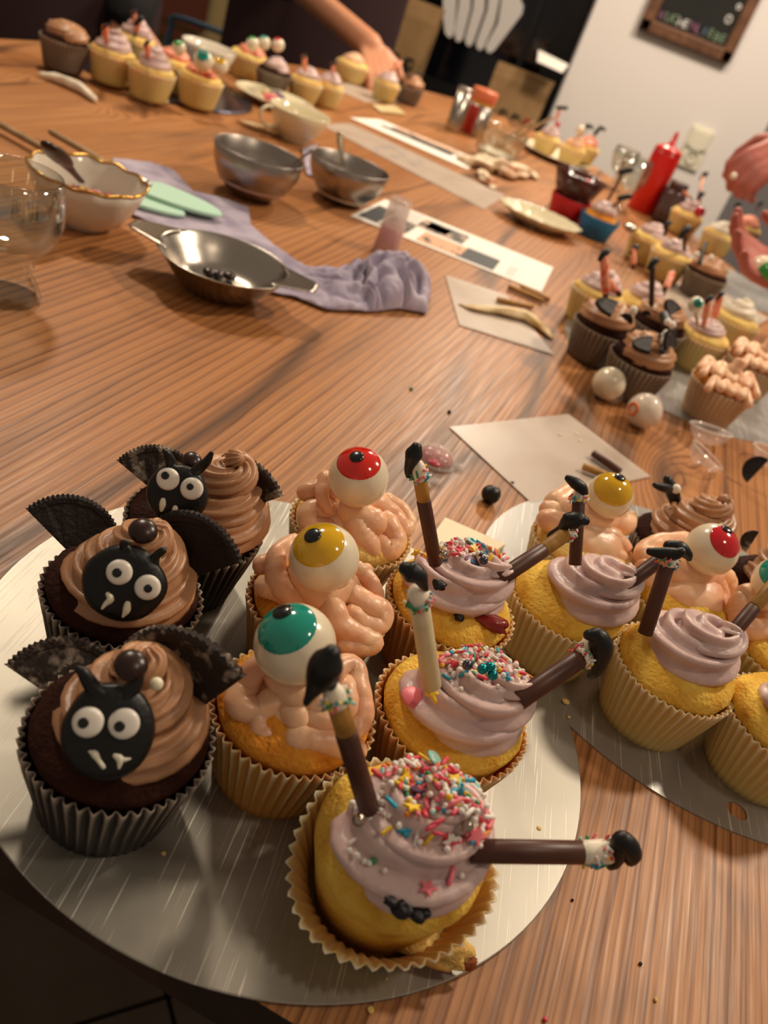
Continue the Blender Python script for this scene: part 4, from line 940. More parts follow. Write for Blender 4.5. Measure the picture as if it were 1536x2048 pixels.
# dark spoon standing in it
t = thing('dark_spoon', P(150, 352, .03), 'dark brown spoon leaning in the gold-rimmed bowl', 'spoon')
A, B_ = P(162, 362, .026), P(98, 292, .070); ax = (B_ - A)
mb = MB(); mb.sweep([A, A.lerp(B_, .3), A.lerp(B_, .55)], [.0035, .004, .006], 12, flat=.6); obj('handle', mb, 'dark_wood', t)
mb = MB(); pts = [A.lerp(B_, q) for q in (.5, .62, .75, .88, 1.0)]; mb.sweep(pts, [.006, .0095, .011, .0105, .007], 16, flat=.45); obj('spoon_head', mb, 'dark_wood', t)
# steel bowls
for i, (a, b, h, lab, fill, fz) in enumerate((((430, 272), (608, 332), .050, 'left one of the two deep steel mixing bowls, dark red mixture inside', 'jam', .024), ((625, 297), (778, 357), .047, 'right one of the two deep steel mixing bowls with pale icing and a spoon', 'frost_white', .018))):
    c, r = rimfit(a, b, h); c.z = 0
    t = vessel('steel_bowl', c, dprof([(r * .38, 0), (r * .42, .001), (r * .62, .008), (r * .83, .019), (r * .95, .033), (r, h)], .0011), 64, 'steel_dull', lab, 'bowl', group='deep steel mixing bowls')
    mb = MB(); rr = r * (.78 if i == 0 else .66)
    mb.lathe([(rr, fz - .010), (rr * 1.02, fz - .002), (rr * .8, fz), (rr * .4, fz + .002), (.0004, fz + .001)], 32, c, lambda q, z, a_: (q, z + (.0015 * fbm((q * 90 * math.cos(a_), q * 90 * math.sin(a_), i)) if z > fz - .003 else 0)), capt=True)
    k = obj('bowl_contents', mb, 'frost_mauve' if i == 0 else fill, t)
    if i == 0: bowl1 = c
    else: bowl2 = c
t = thing('teaspoon', P(684, 330, .03), 'steel teaspoon standing upright in the right steel bowl', 'spoon')
A, B_ = P(686, 345, .022), P(679, 268, .075); mb = MB(); mb.sweep([A.lerp(B_, q) for q in (0, .4, .8, 1)], [.0025, .003, .0048, .004], 10, flat=.45); obj('handle', mb, 'steel', t)
mb = MB(); mb.ball(A, .009, 14, 8, sc=(.8, 1.2, .35)); obj('spoon_head', mb, 'steel', t)
t = thing('butter_knife', P(600, 318, .05), 'short steel handle leaning out of the left steel bowl towards its neighbour', 'knife')
A, B_ = P(560, 345, .035), P(626, 300, .070); mb = MB(); mb.sweep([A, A.lerp(B_, .5), B_], [.002, .003, .003], 8, flat=.5); obj('handle', mb, 'steel_dull', t)
# shallow steel dish with two ears
ph = .029; pc = P(450, 516, ph); pc.z = 0; pr = .0555
t = thing('steel_dish', pc, 'shallow steel dish with two flat ear handles on the lilac cloth', 'dish')
mb = MB(); mb.lathe(dprof([(.030, .0022), (.032, .003), (.039, .010), (.047, .019), (.0530, ph - .002), (pr, ph)], .001), 72, pc, capt=False); obj('dish_body', mb, 'steel', t)
ed = (P(620, 572, ph) - P(280, 450, ph)).normalized(); en = V((-ed.y, ed.x, 0))
for s_ in (1, -1):
    rows = []
    for i in range(9):
        q = i / 8; L_ = pr - .004 + q * .028; wd = (.027 * (1 - q) + .011 * q) * (1 if i < 8 else .75); row = []
        for j in range(9):
            v_ = (j / 8 - .5) * 2; d = ed * s_ * (L_ - (.010 * v_ * v_) * (1 - q)) + en * v_ * wd; row.append(pc + d + V((0, 0, ph + .0005 + .001 * q)))
        rows.append(row)
    mb = MB(); mb.grid(rows, thick=.001); obj('ear_handle', mb, 'steel', t)
for a, b in ((435, 548), (459, 552), (418, 544)):
    k = P(a, b, .007); mb = MB(); mb.ball(k, .0058, 18, 10, sc=(1, 1, .6)); o = obj('chocolate_button', mb, 'choc_button')
    tag(o, {435: 'middle chocolate button lying in the steel dish', 459: 'right chocolate button lying in the steel dish', 418: 'left half-hidden chocolate button lying in the steel dish'}[a], 'chocolate', 'chocolate buttons in the steel dish')
# lilac cloth
def PL(L, z=0): return [P(a, b, z) for a, b in L]
A = PL([(225, 322), (300, 330), (345, 345), (385, 388), (440, 400), (495, 420), (500, 455), (545, 495), (610, 540), (680, 545), (735, 528), (790, 545), (850, 570)])
B_ = PL([(225, 395), (245, 425), (300, 452), (350, 470), (400, 500), (440, 530), (480, 560), (520, 585), (590, 600), (650, 624), (740, 628), (800, 622), (850, 632)])
def clz(u, v, p):
    e = math.sin(PI * min(max(v, 0), 1)) ** .4
    base = .0018 + .0012 * abs(fbm((p.x * 40, p.y * 40, 0)))
    if u > .60:
        k = min(1, (u - .60) / .16); k2 = min(1, max(0, (1 - u) / .06)) ** .5
        w_ = 2.2 * fbm((p.x * 14, p.y * 14, 3)); fold = abs(math.sin(30 * u + 7 * v + w_ * 3.0)) ** .8
        hh = (.013 + .026 * max(0, (u - .78) / .22) ** .6) * k * k2
        z_ = base + e * hh * (.15 + .85 * fold) + e * .004 * k * fbm((p.x * 60, p.y * 60, 1))
        sh = .004 * k * e * math.cos(22 * u + 5 * v + w_ * 2)
        return (p.x + sh, p.y + .006 * k * e * (v - .5) * 2 + sh * .5, max(z_, .0008))
    return base + .0022 * e * max(0, math.sin(14 * u + 3 * v)) * (1 if u < .35 else .2)
mb = MB(); mb.grid(loft(A, B_, 300, 60, clz), thick=.0014); o = obj('lilac_cloth', mb, 'lilac_cloth'); tag(o, 'lilac cloth lying flat under the mint spatulas and bunched up at its end', 'cloth')
mb = MB(); mb.grid(loft(PL([(603, 300), (632, 292)]), PL([(612, 352), (636, 362)]), 20, 20, lambda u, v, p: .0015 + .003 * abs(fbm((p.x * 60, p.y * 60, 5)))), thick=.0012); o = obj('lilac_cloth', mb, 'lilac_cloth'); tag(o, 'folded corner of a lilac cloth between the two deep steel bowls', 'cloth')
# mint spatulas
for i, (h0, h1, tip, w0, zz, lab) in enumerate((((2, 250), (215, 368), (372, 430), 30, .0060, 'left mint silicone spatula, its wooden handle running to the left edge'), ((104, 265), (282, 366), (446, 431), 32, .0095, 'right mint silicone spatula lying over the other one'))):
    t = thing('silicone_spatula', P(*tip, 0), lab, 'spatula', 'mint silicone spatulas')
    A, B_ = P(*h0, zz + .002), P(*h1, zz + .002); mb = MB(); mb.sweep([A, A.lerp(B_, .5), B_], .0042, 10, flat=.8); obj('handle', mb, 'pale_wood', t)
    tp = P(*tip, zz); ax = (tp - B_); ax.z = 0; L_ = ax.length; ax.normalize(); sd = V((-ax.y, ax.x, 0))
    rows = []
    for q in range(15):
        s_ = q / 14; wd = .0245 * (1 - max(0, (s_ - .12) / .88) ** 2.6) ** .6 * min(1, .35 + s_ * 6); off = -sd * .004 * s_
        rows.append([V((B_.x, B_.y, zz - .001)) + ax * (L_ * s_) + sd * (wd * (j / 6 - .5) * 2) + off for j in range(7)])
    mb = MB(); mb.grid(rows, thick=.0032); obj('blade', mb, 'mint_silicone', t)
    mb = MB(); mb.sweep([A.lerp(B_, .94), B_ + ax * .006], .0052, 10); obj('ferrule', mb, 'steel_dull', t)
# tea cup with saucer behind
c, r = rimfit((541, 200), (661, 240), .043); c.z = 0
t = vessel('tea_cup', c, dprof([(.020, 0), (.021, .004), (.024, .008), (.035, .020), (.041, .033), (r + .001, .043)], .0018), 48, 'ceramic_cream', 'wide cream tea cup with a small printed flower behind the steel bowls', 'cup', part='cup_body')
hd = (P(530, 225, .03) - c); hd.z = 0; hd.normalize(); pts = [c + hd * q + V((0, 0, z_)) for q, z_ in ((.039, .036), (.050, .040), (.061, .034), (.061, .023), (.050, .014), (.033, .016))]
mb = MB(); mb.sweep(crom(pts, 6), .0032, 10, flat=.7); obj('cup_handle', mb, 'ceramic_cream', t)
k = P(622, 255, .022); d_ = (k - V((c.x, c.y, .022))); d_.z = 0; d_.normalize()
fl_ = c + d_ * .0365 + V((0, 0, .019)); mb = MB()
for i in range(5):
    a = i * 1.257; mb.ball(fl_ + V((-d_.y, d_.x, 0)) * .0035 * math.cos(a) + V((0, 0, .0035 * math.sin(a))), .0022, 8, 5, sc=(1, 1, .8))
obj('printed_flower', mb, 'print_pink', t)
sc_ = P(545, 222); mb = MB(); mb.lathe(dprof([(.030, 0), (.034, .002), (.050, .007), (.066, .014)], .0015), 56, (P(552, 212).x - .005, P(552, 212).y, 0), capt=False); o = obj('saucer', mb, 'ceramic_cream'); tag(o, 'cream saucer with wrappers behind the wide tea cup', 'saucer')
scv = V((P(552, 212).x - .005, P(552, 212).y, 0))
for i, (a, b, m_, lab) in enumerate(((540, 200, 'sugar_pink', 'pink wrapped sweet on the cream saucer'), (552, 190, 'sugar_violet', 'violet wrapped sweet on the cream saucer'), (530, 186, 'parchment_solid', 'pale folded wrapper on the cream saucer'))):
    k = P(a, b, .014); k.x = scv.x + (k.x - scv.x) * .6; k.y = scv.y + (k.y - scv.y) * .6; mb = MB(); mb.ball(k, .010, 12, 8, nz=.7, seed=i, sc=(1.4, .9, .6)); o = obj('wrapped_sweet', mb, m_); tag(o, lab, 'sweet')
# ------------------------------------------------------------------ papers
def sheet(name, pts, z, m_, label, cat='paper', bow=.0, th=.0003, nu=16, prints=(), parent_prints=True):
    q = PL(pts); mb = MB()
    rows = loft([q[0], q[1]], [q[3], q[2]], nu, nu, lambda u, v, p: z + bow * (1 - math.sin(PI * u) ** .5 * math.sin(PI * v) ** .5) + bow * .3 * abs(fbm((p.x * 20, p.y * 20, 2))))
    mb.grid(rows, thick=th)
    if not prints: o = obj(name, mb, m_, None, False); tag(o, label, cat); return o
    t = thing(name, (q[0] + q[2]) / 2, label, cat); obj('sheet', mb, m_, t, False)
    def bl(u, v): return q[0].lerp(q[1], u).lerp(q[3].lerp(q[2], u), v) + V((0, 0, z + bow * .35 + th + .0002))
    for (u0, v0, u1, v1, mm, nm) in prints:
        k = MB(); k.prism([bl(u0, v0), bl(u1, v0), bl(u1, v1), bl(u0, v1)], (0, 0, .0001)); obj(nm, k, mm, t, False)
    return t
lines = [(.08 + .07 * (i % 2), .06 + i * .07, .45 + .12 * ((i * 7) % 4), .068 + i * .07, 'ink_line', 'text_line') for i in range(12)]
sheet('printed_page', [(770, 400), (1106, 536), (1082, 585), (700, 433)], .0004, 'white_paper', 'printed page with dark portrait pictures beneath the pink measuring cup', 'paper', .0003,
      prints=[(.02, .30, .12, .90, 'print_black', 'printed_picture'), (.13, .45, .27, .93, 'print_dark', 'printed_picture'), (.13, .05, .25, .40, 'grey_paper', 'printed_picture'), (.26, .12, .52, .48, 'print_dark', 'printed_picture'), (.30, .16, .42, .42, 'print_pink', 'printed_picture'),
              (.33, .56, .56, .94, 'print_skin', 'printed_picture'), (.56, .52, .74, .94, 'print_black', 'printed_picture')] + [(.80 + .012 * i, .55, .803 + .012 * i, .92, 'ink_line', 'text_line') for i in range(4)])
sheet('printed_page', [(698, 236), (760, 240), (960, 322), (935, 340)], .0006, 'white_paper', 'narrow printed page with small dark pictures behind the two steel bowls', 'paper', .0004,
      prints=[(.42, .15, .60, .8, 'print_black', 'printed_picture'), (.62, .2, .78, .9, 'print_dark', 'printed_picture'), (.80, .2, .94, .8, 'print_skin', 'printed_picture')])
sheet('parchment_sheet', [(640, 250), (700, 247), (1010, 392), (968, 420)], .0004, 'parchment', 'long translucent parchment strip with faint marks behind the right steel bowl', 'parchment', .0003,
      prints=[(.2 + .09 * i, .3 + .1 * (i % 3), .24 + .09 * i, .34 + .1 * (i % 3), 'ink_line', 'pencil_mark') for i in range(7)])
sheet('parchment_sheet', [(890, 552), (1012, 592), (1108, 712), (918, 652)], .0004, 'parchment', 'translucent parchment piece with a rolled yellowish wrapper on it', 'parchment', .0006)
sheet('parchment_sheet', [(898, 856), (1136, 830), (1300, 955), (1062, 1008)], .0004, 'parchment', 'large clean parchment piece behind the yellow eyeball cupcake', 'parchment', .0004)
sheet('parchment_sheet', [(1180, 610), (1390, 560), (1536, 640), (1440, 700)], .0022, 'parchment', 'crumpled parchment under the far silver board cupcakes', 'parchment', .0006)
sheet('parchment_sheet', [(640, 165), (700, 168), (800, 205), (730, 205)], .0004, 'parchment', 'small parchment scrap near the reaching hand', 'parchment', .0004)
sheet('paper_scrap', [(290, 196), (322, 200), (338, 208), (300, 214)], .0006, 'white_paper', 'small white paper scrap in front of the far left cupcakes', 'paper', .002)
sheet('paper_scrap', [(742, 212), (790, 214), (812, 232), (760, 226)], .0006, 'parchment_solid', 'yellowish paper scrap on the wood behind the narrow printed page', 'paper', .002)
q = PL([(886, 1045), (1006, 1098), (948, 1138), (850, 1095)]); mb = MB(); mb.prism([p + V((0, 0, .0012)) for p in q], (0, 0, .0030)); o = obj('cream_card', mb, 'cream_card', None, False); tag(o, 'square cream card behind the farthest witch-leg cupcake', 'card')
# crumpled / rolled parchment
def roll(name, pts, m_, label, cat='wrapper', nz=.35, flat=.55, n=24):
    mb = MB(); q = []
    for (a, b, r_) in pts:
        k = P(a, b, .0); rr = r_ * mpp(k); q.append((k.x, k.y, rr * flat + .001, rr))
    q = crom(q, 9); mb.sweep([a[:3] for a in q], [a[3] for a in q], n, lambda an, t_: 1 + nz * noise.noise(V((math.cos(an) * 1.2, math.sin(an) * 1.2, t_ * 9))), flat=flat); mb.v = [V((p_.x, p_.y, max(p_.z, .0006 + .0002 * (p_.z > -.003)))) for p_ in mb.v]; o = obj(name, mb, m_); tag(o, label, cat); return o
roll('rolled_wrapper', [(918, 612, 3), (945, 622, 9), (990, 628, 14), (1040, 640, 17), (1080, 662, 13), (1102, 680, 4)], 'parchment_solid', 'rolled yellowish baking paper lying on a parchment piece')
roll('rolled_wrapper', [(80, 156, 5), (110, 166, 9), (140, 178, 10), (165, 190, 9), (188, 206, 6)], 'frost_white', 'off-white rolled icing strip at the far left of the table', nz=.2, flat=.95)
roll('rolled_wrapper', [(478, 246, 5), (505, 258, 10), (540, 268, 11), (570, 276, 10), (598, 288, 4)], 'parchment_solid', 'twisted yellow baking paper behind the left steel bowl')
roll('crumpled_paper', [(918, 322, 8), (950, 335, 20), (985, 345, 24), (1020, 355, 20), (1045, 352, 18), (1068, 358, 8)], 'parchment_brown', 'crumpled baking paper with brown stains in the middle distance', nz=.9)
roll('crumpled_paper', [(960, 352, 10), (972, 368, 14), (985, 380, 5)], 'parchment_brown', 'hanging flap of stained baking paper in front of the crumpled one', nz=.8)
def stick(a, b, za, zb, r, m_, label, group=None):
    A, B2 = P(*a, za), P(*b, zb); mb = MB(); ax = B2 - A; mb.lathe([(r * .9, 0), (r, .0006), (r, ax.length - .0006), (r * .9, ax.length)], 12, A, axis=ax, capt=True); o = obj('chocolate_stick', mb, m_); tag(o, label, 'chocolate stick', group)
stick((1016, 573), (1086, 602), .004, .004, .0032, 'gold_stick', 'left golden stick beside the printed page corner'); stick((1040, 574), (1100, 600), .004, .004, .0032, 'gold_stick', 'right golden stick beside the printed page corner'); stick((995, 599), (1066, 614), .004, .004, .0030, 'gold_stick', 'golden stick lying across the edge of the parchment with the roll')
stick((1186, 906), (1240, 944), .005, .005, .0032, 'choc_stick', 'dark chocolate stick on the large clean parchment'); stick((1166, 933), (1212, 950), .005, .005, .0030, 'gold_stick', 'olive golden stick on the large clean parchment')
# measuring cup with pink rest
c = P(768, 508); c.z = 0
t = thing('measuring_cup', c, 'slim clear cup half filled with pink icing standing before the printed page', 'cup')
mb = MB(); mb.lathe(dprof([(.0150, 0), (.0155, .001), (.0135, .030), (.0120, .062)], .0008), 32, c, capt=False); obj('cup_body', mb, 'clear_plastic', t)
mb = MB(); mb.lathe([(.0138, .002), (.0125, .030), (.0004, .031)], 24, c, capt=True); obj('pink_icing', mb, 'pink_liquid', t)
mb = MB(); mb.lathe([(.0123, .031), (.0112, .060), (.0004, .0605)], 24, c, capt=True); obj('frosted_sleeve', mb, 'clear_plastic', t)
# blister shell with red streaks, other clear shells
def shell(px, py, rpx, label, m_='clear_plastic', dome=.012, tilt=None, inner=None, flange=True):
    c = P(px, py); r = rpx * mpp(c); t = thing('plastic_mould', (c.x, c.y, 0), label, 'mould'); mb = MB()
    prof = [(r * 1.18, .0006), (r * 1.15, .0012), (r, .0014)] if flange else [(r, .0006)]
    prof += [(r * math.cos(a), .0014 + dome * math.sin(a)) for a in [i * PI / 16 for i in range(1, 8)]] + [(.0004, .0014 + dome)]
    mb.lathe(prof, 40, c, lambda q, z, a: (q * (1 + .04 * math.cos(2 * a)), z), capt=True, capb=False); o = obj('shell', mb, m_, t)
    if inner:
        mb = MB(); mb.lathe([(r * .93, .001), (r * .9, .004), (r * .6, dome * .62), (.0004, dome * .7)], 32, c, capt=True); obj('candy_residue', mb, inner, t)
    return t
t = shell(870, 920, 38, 'clear dome mould streaked with red, behind the farthest witch-leg cupcake', dome=.010, inner='pink_film')
k = P(868, 926, .010); mb = MB(); mb.ball(k, .0035, 14, 9, sc=(1.4, 1, .5)); obj('red_gel_spot', mb, 'pink_liquid', t)
for a, b in ((918, 935), (872, 965)):
    mb = MB(); p_ = P(a, b, .001); mb.lathe([(.0035, 0), (.003, .002), (.0004, .003)], 16, p_, capt=True); obj('shell_tab', mb, 'clear_plastic', t)
def half_shell(px, py, rpx, label, ax, m_='clear_plastic', z=None, fill=None):
    c0 = P(px, py, 0); r = rpx * mpp(c0); ax = V(ax).normalized(); c = V((c0.x, c0.y, r * .8)); t = thing('plastic_half_shell', (c.x, c.y, 0), label, 'mould'); mb = MB()
    prof = [(r * 1.1, 0), (r * 1.1, .0006), (r, .0008)] + [(r * math.cos(a), -r * .8 * math.sin(a)) for a in [i * PI / 16 for i in range(1, 8)]] + [(.0004, -r * .8)]
    mb.lathe(prof, 40, c, axis=ax, capt=True, capb=False); obj('shell', mb, m_, t)
    mb = MB(); q = ax.to_track_quat('Z', 'Y'); mb.sweep([c + q @ V((r * 1.06 * math.cos(a), r * 1.06 * math.sin(a), 0)) for a in [i * 2 * PI / 40 for i in range(41)]], .0009, 6, round_end=False); obj('shell_rim', mb, 'plastic_rim', t)
    return t
half_shell(1406, 885, 40, 'upper of the two overlapping clear half shells in front of the squiggle cupcake', (-.1, .2, 1)); half_shell(1400, 935, 38, 'lower of the two overlapping clear half shells, a little pink inside', (.4, .3, .8), 'clear_plastic')
half_shell(1530, 930, 38, 'clear half shell cut off by the right edge above the knot in the wood', (0, .1, 1))
# chocolate balls
c = P(1203, 796); c.z = 0; r = 33 * mpp(c); t = thing('chocolate_ball', c, 'plain white chocolate ball beside the far silver board', 'ball')
mb = MB(); mb.ball(c + V((0, 0, r)), r, 30, 18); obj('white_chocolate', mb, 'ivory_candy', t); mb = MB(); mb.lathe([(r * .80, r * .38), (r * 1.03, r * .72), (r * 1.05, r * .76)], 30, c, axis=(.25, -.1, 1), capb=True); obj('plastic_shell', mb, 'clear_plastic', t)
c = P(1272, 852); c.z = 0; r = 36 * mpp(c); t = thing('chocolate_ball', c, 'white chocolate ball in a clear shell with an orange ring', 'ball')
mb = MB(); mb.ball(c + V((0, 0, r)), r * .93, 30, 18); obj('white_chocolate', mb, 'frost_white', t); mb = MB(); mb.ball(c + V((0, 0, r)), r, 30, 18); obj('plastic_shell', mb, 'clear_plastic', t)
k = P(1252, 815, r * 1.1); d_ = (k - c - V((0, 0, r))).normalized(); qq = d_.to_track_quat('Z', 'Y'); k = c + V((0, 0, r)) + d_ * r * .93; mb = MB(); mb.sweep([k + qq @ V((r * .30 * math.cos(a), r * .30 * math.sin(a), 0)) for a in [i * PI / 12 for i in range(25)]], r * .085, 10, round_end=False); obj('orange_ring', mb, 'gel_orange', t)
# black ball and crumbs
c = P(976, 1003); r = 20 * mpp(c); mb = MB(); mb.ball(c + V((0, 0, r * .92)), r, 20, 14, nz=.14, sc=(1, 1, .92)); o = obj('fondant_ball', mb, 'black_fondant'); tag(o, 'small round ball of black fondant on the wood behind the cream card', 'fondant')
crumbs = [(1024, 968, 4, 'black_fondant', 'black fondant crumb beside the large clean parchment'), (898, 826, 4, 'cake_choc', 'dark crumb on bare wood near the large parchment'), (822, 780, 4, 'sugar_green', 'tiny green crumb alone on bare wood'), (1144, 1801, 3, 'cake_choc', 'dark crumb on the wood below the outstretched black shoe'), (1280, 1929, 4, 'black_fondant', 'black crumb on the wood near the bottom right'),
          (740, 2022, 7, 'cake_pale', 'pale cake crumb at the bottom edge beside the scratched board'), (1310, 2001, 4, 'cake_pale', 'pale crumb on the wood at the lower right'), (1089, 2041, 5, 'sugar_rose', 'red sprinkle at the bottom edge of the table')]
for a, b, r_, m_, lab in crumbs:
    c = P(a, b); c.z = 0; r = r_ * mpp(c); mb = MB(); mb.ball(c + V((0, 0, r * .7)), r, 8, 6, nz=.6, seed=a, sc=(1, 1, .75)); o = obj('crumb', mb, m_); tag(o, lab, 'crumb')
bz = .0013
for a, b, r_, m_, lab in ((95, 1740, 3, 'cake_choc', 'dark crumb near the left rim of the scratched board'), (250, 1824, 4, 'cake_choc', 'dark crumb on the scratched board below the nearest bat cupcake'), (568, 1833, 4, 'cake_choc', 'dark crumb on the scratched board left of the nearest witch-leg cupcake'), (327, 1710, 6, 'cake_pale', 'pale crumb beside the case of the nearest bat cupcake'), (771, 1961, 5, 'cake_pale', 'pale crumb on the scratched board in front of the torn case'),
                          (622, 1650, 4, 'sugar_rose', 'red sprinkle left of the torn paper case'), (589, 1735, 4, 'sugar_rose', 'red sprinkle lower left of the torn paper case'), (766, 1334, 4, 'sugar_rose', 'red sprinkle between teal and middle witch-leg cupcakes'), (520, 1063, 6, 'cake_pale', 'pale crumb between the bat and eyeball rows'), (505, 1112, 4, 'cake_pale', 'lower pale crumb between the bat and eyeball rows'),
                          (1015, 1625, 3, 'cake_choc', 'dark speck on the scratched board right of the sprinkled frosting'), (1076, 1660, 6, 'cake_pale', 'pale crumb just above the outstretched leg')):
    c = P(a, b, bz); r = r_ * mpp(c); mb = MB(); mb.ball(c + V((0, 0, r * .7)), r, 8, 6, nz=.6, seed=a, sc=(1, 1, .75)); o = obj('crumb', mb, m_); tag(o, lab, 'crumb')
for a, b, r_, lab in ((1130, 1405, 8, 'yellow crumb on the rim of the smooth board'), (1303, 1479, 4, 'small pale crumb on the smooth board'), (1425, 1525, 9, 'shiny icing drop on the smooth board near its hole'), (1137, 1435, 4, 'tiny pale crumb on the rim of the smooth board')):
    c = P(a, b, .0011); r = r_ * mpp(c); mb = MB(); mb.ball(c + V((0, 0, r * .4)), r, 10, 6, nz=.3, seed=a, sc=(1, 1, .45)); o = obj('crumb', mb, 'white_choc' if r_ > 8.5 else 'cake_pale'); tag(o, lab, 'crumb')
c = P(1165, 872, .001)
for i, (a, b) in enumerate(((1120, 870), (1153, 868), (1160, 882))):
    c = P(a, b, .0008); mb = MB(); mb.ball(c, .0022, 10, 6, nz=.3, sc=(1, .7, .5)); o = obj('icing_drop', mb, 'white_choc'); tag(o, ('left', 'upper right', 'lower right')[i] + ' tiny icing drop on the large clean parchment', 'icing')
c = P(1502, 935); mb_c = half = None
t = thing('cookie_piece', P(1502, 960), 'broken dark cookie piece standing near the right edge behind the bats', 'cookie')
half_cookie(t, P(1495, 965, .004), P(1512, 965, .004) + V((0, .004, .022)), 1, 1, 'cookie')
# ------------------------------------------------------------------ far left group
GL = 'cupcakes on the dark far left tray'
bc = V((-.555, 1.345, 0)); mb = MB(); mb.lathe([(.136, .0), (.14, .002), (.138, .004)], 72, bc, capt=True); o = obj('cake_board', mb, 'pearl_grey', None, False); tag(o, 'dark round tray under the far left cupcakes', 'tray')
zz = .004
far = [(205, 103, 'pale', 'mauve', 'left gold-cased mauve cupcake at the front of the far left tray'), (287, 134, 'pale', 'mauve', 'right gold-cased mauve cupcake at the front of the far left tray'), (170, 92, 'grey', 'brown', 'dark chocolate cupcake at the left end of the far left tray'),
       (270, 80, 'pale', 'mauve', 'mauve cupcake with two legs in the back row of the far left tray'), (348, 128, 'pale', 'coral', 'coral cupcake with a green eyeball on the far left tray'), (402, 158, 'pale', 'coral', 'front coral cupcake with red drips at the right of the far left tray')]
for i, (a, b, kd, fr_, lab) in enumerate(far):
    t, c = far_cup(a, b, lab, kd, fr_, seed=60 + i, group=GL, z0=zz, fh=.022 if fr_ == 'mauve' else .012, r=.0305)
    if i in (0, 1, 3): far_leg(t, (a - 14 + 5 * i, b - 25), (a - 18 + 5 * i, b - 55), .055, .080, seed=i, mat_='frost_coral', sh=5)
    if i == 3: far_leg(t, (270, 70), (277, 42), .055, .09, seed=9, sh=8)
    if i == 4: far_eye(t, 358, 96, 14, .075, 'green', (.1, .5))
    if i == 5:
        far_eye(t, 406, 122, 20, .070, 'teal', (.2, .2)); far_eye(t, 438, 132, 18, .068, 'yellow', (.3, .4))
        for dx in (-24, 12):
            mb = MB(); stroke(mb, [(a + dx, b - 14, 4, .045), (a + dx - 1, b + 8, 4, .034), (a + dx - 3, b + 34, 3, .012)], n=8); obj('icing_drip', mb, 'gel_orange', t)
c, r = rimfit((368, 92), (454, 112), .07); c = V((c.x, c.y, 0))
wbc = P(418, 98, .045); vessel('white_bowl', V((wbc.x, wbc.y, 0)), dprof([(.02, 0), (.021, .003), (.032, .02), (.041, .038), (.044, .050)], .002), 48, 'ceramic', 'white bowl behind the far left tray', 'bowl')
GM = 'cupcakes along the far edge of the table'
far = [(500, 112, 'pale', 'coral', 'coral cupcake with three eyeballs, behind the tea cup', .031), (562, 146, 'grey', 'mauve', 'mauve cupcake in a dark case behind the tea cup', .030), (612, 160, 'pale', 'mauve', 'left of the paired mauve cupcakes behind the tea cup', .029), (648, 168, 'pale', 'mauve', 'right of the paired mauve cupcakes behind the tea cup', .027),
       (706, 128, 'pale', 'peach', 'peach-topped cupcake left of the reaching hand', .031), (775, 166, 'pale', 'mauve', 'gold-cased cupcake being touched by the reaching hand', .028), (822, 172, 'grey', 'brown', 'chocolate cupcake right of the reaching hand', .030)]
for i, (a, b, kd, fr_, lab, r_) in enumerate(far):
    t, c = far_cup(a, b, lab, kd, fr_, seed=80 + i, group=GM, fh=.016 if fr_ != 'coral' else .010, r=r_ * (1.15 if i in (0, 4) else 1), h=.034)
    if i == 0:
        for (ex, ey, cl) in ((505, 88, 'green'), (528, 86, 'teal'), (556, 90, 'crimson')): far_eye(t, ex, ey, 13, .072, cl, (.0, .75))
    if i == 2: far_leg(t, (610, 140), (607, 112), .055, .09, seed=5, mat_='frost_coral', sh=4)
    if i in (3, 5): far_leg(t, (a + 8, b - 24), (a + 22 * (i == 5) + 6, b - 42), .055, .075, seed=6, mat_='frost_coral', sh=4)
    if i == 6: far_leg(t, (815, 152), (835, 150), .055, .060, seed=7, sprk=False, sh=5)
# ------------------------------------------------------------------ far plate, jars, tins
c = P(1108, 318); c.z = 0; mb = MB(); mb.lathe(dprof([(.045, 0), (.048, .002), (.065, .008), (.085, .013)], .0018), 56, c, capt=False); o = obj('dinner_plate', mb, 'ceramic_cream'); tag(o, 'pale plate carrying three cupcakes near the white wall', 'plate'); pcx = c
GP = 'cupcakes on the pale plate near the wall'
for i, (dx, dy, kd, fr_, lab) in enumerate(((-.030, -.012, 'pale', 'mauve', 'mauve cupcake on the plate near the wall'), (.030, -.022, 'pale', 'peach', 'peach cupcake with a white ball on the plate near the wall'), (.060, .034, 'pale', 'coral', 'red-orange cupcake at the right end of the plate near the wall'))):
    t, c = far_cup(0, 0, lab, kd, fr_, seed=95 + i, group=GP, world=(pcx.x + dx, pcx.y + dy, 0), z0=.006 if i < 2 else .012, r=.029, h=.030, fh=.018)
    k = V((c.x, c.y, .075))
    if i == 0:
        mb = MB(); mb.sweep([k, k + V((.0, 0, .022))], .003, 8); lg = obj('witch_leg', mb, 'frost_coral', t); mb = MB(); mb.sweep([k + V((-.006, 0, .024)), k + V((.012, 0, .030))], .004, 8); obj('shoe', mb, 'black_fondant', lg)
        mb = MB(); mb.ball(k + V((.008, -.008, -.006)), .006, 10, 8); obj('red_drop', mb, 'gel_crimson', t)
    if i == 1: mb = MB(); mb.ball(k, .011, 12, 8); obj('candy_eyeball', mb, 'ivory_candy', t)
    if i > 0: mb = MB(); mb.sweep([k + V((.004, 0, .0)), k + V((.010, 0, .016)), k + V((.018, 0, .014))], .0045, 8); obj('shoe', mb, 'black_fondant', t)
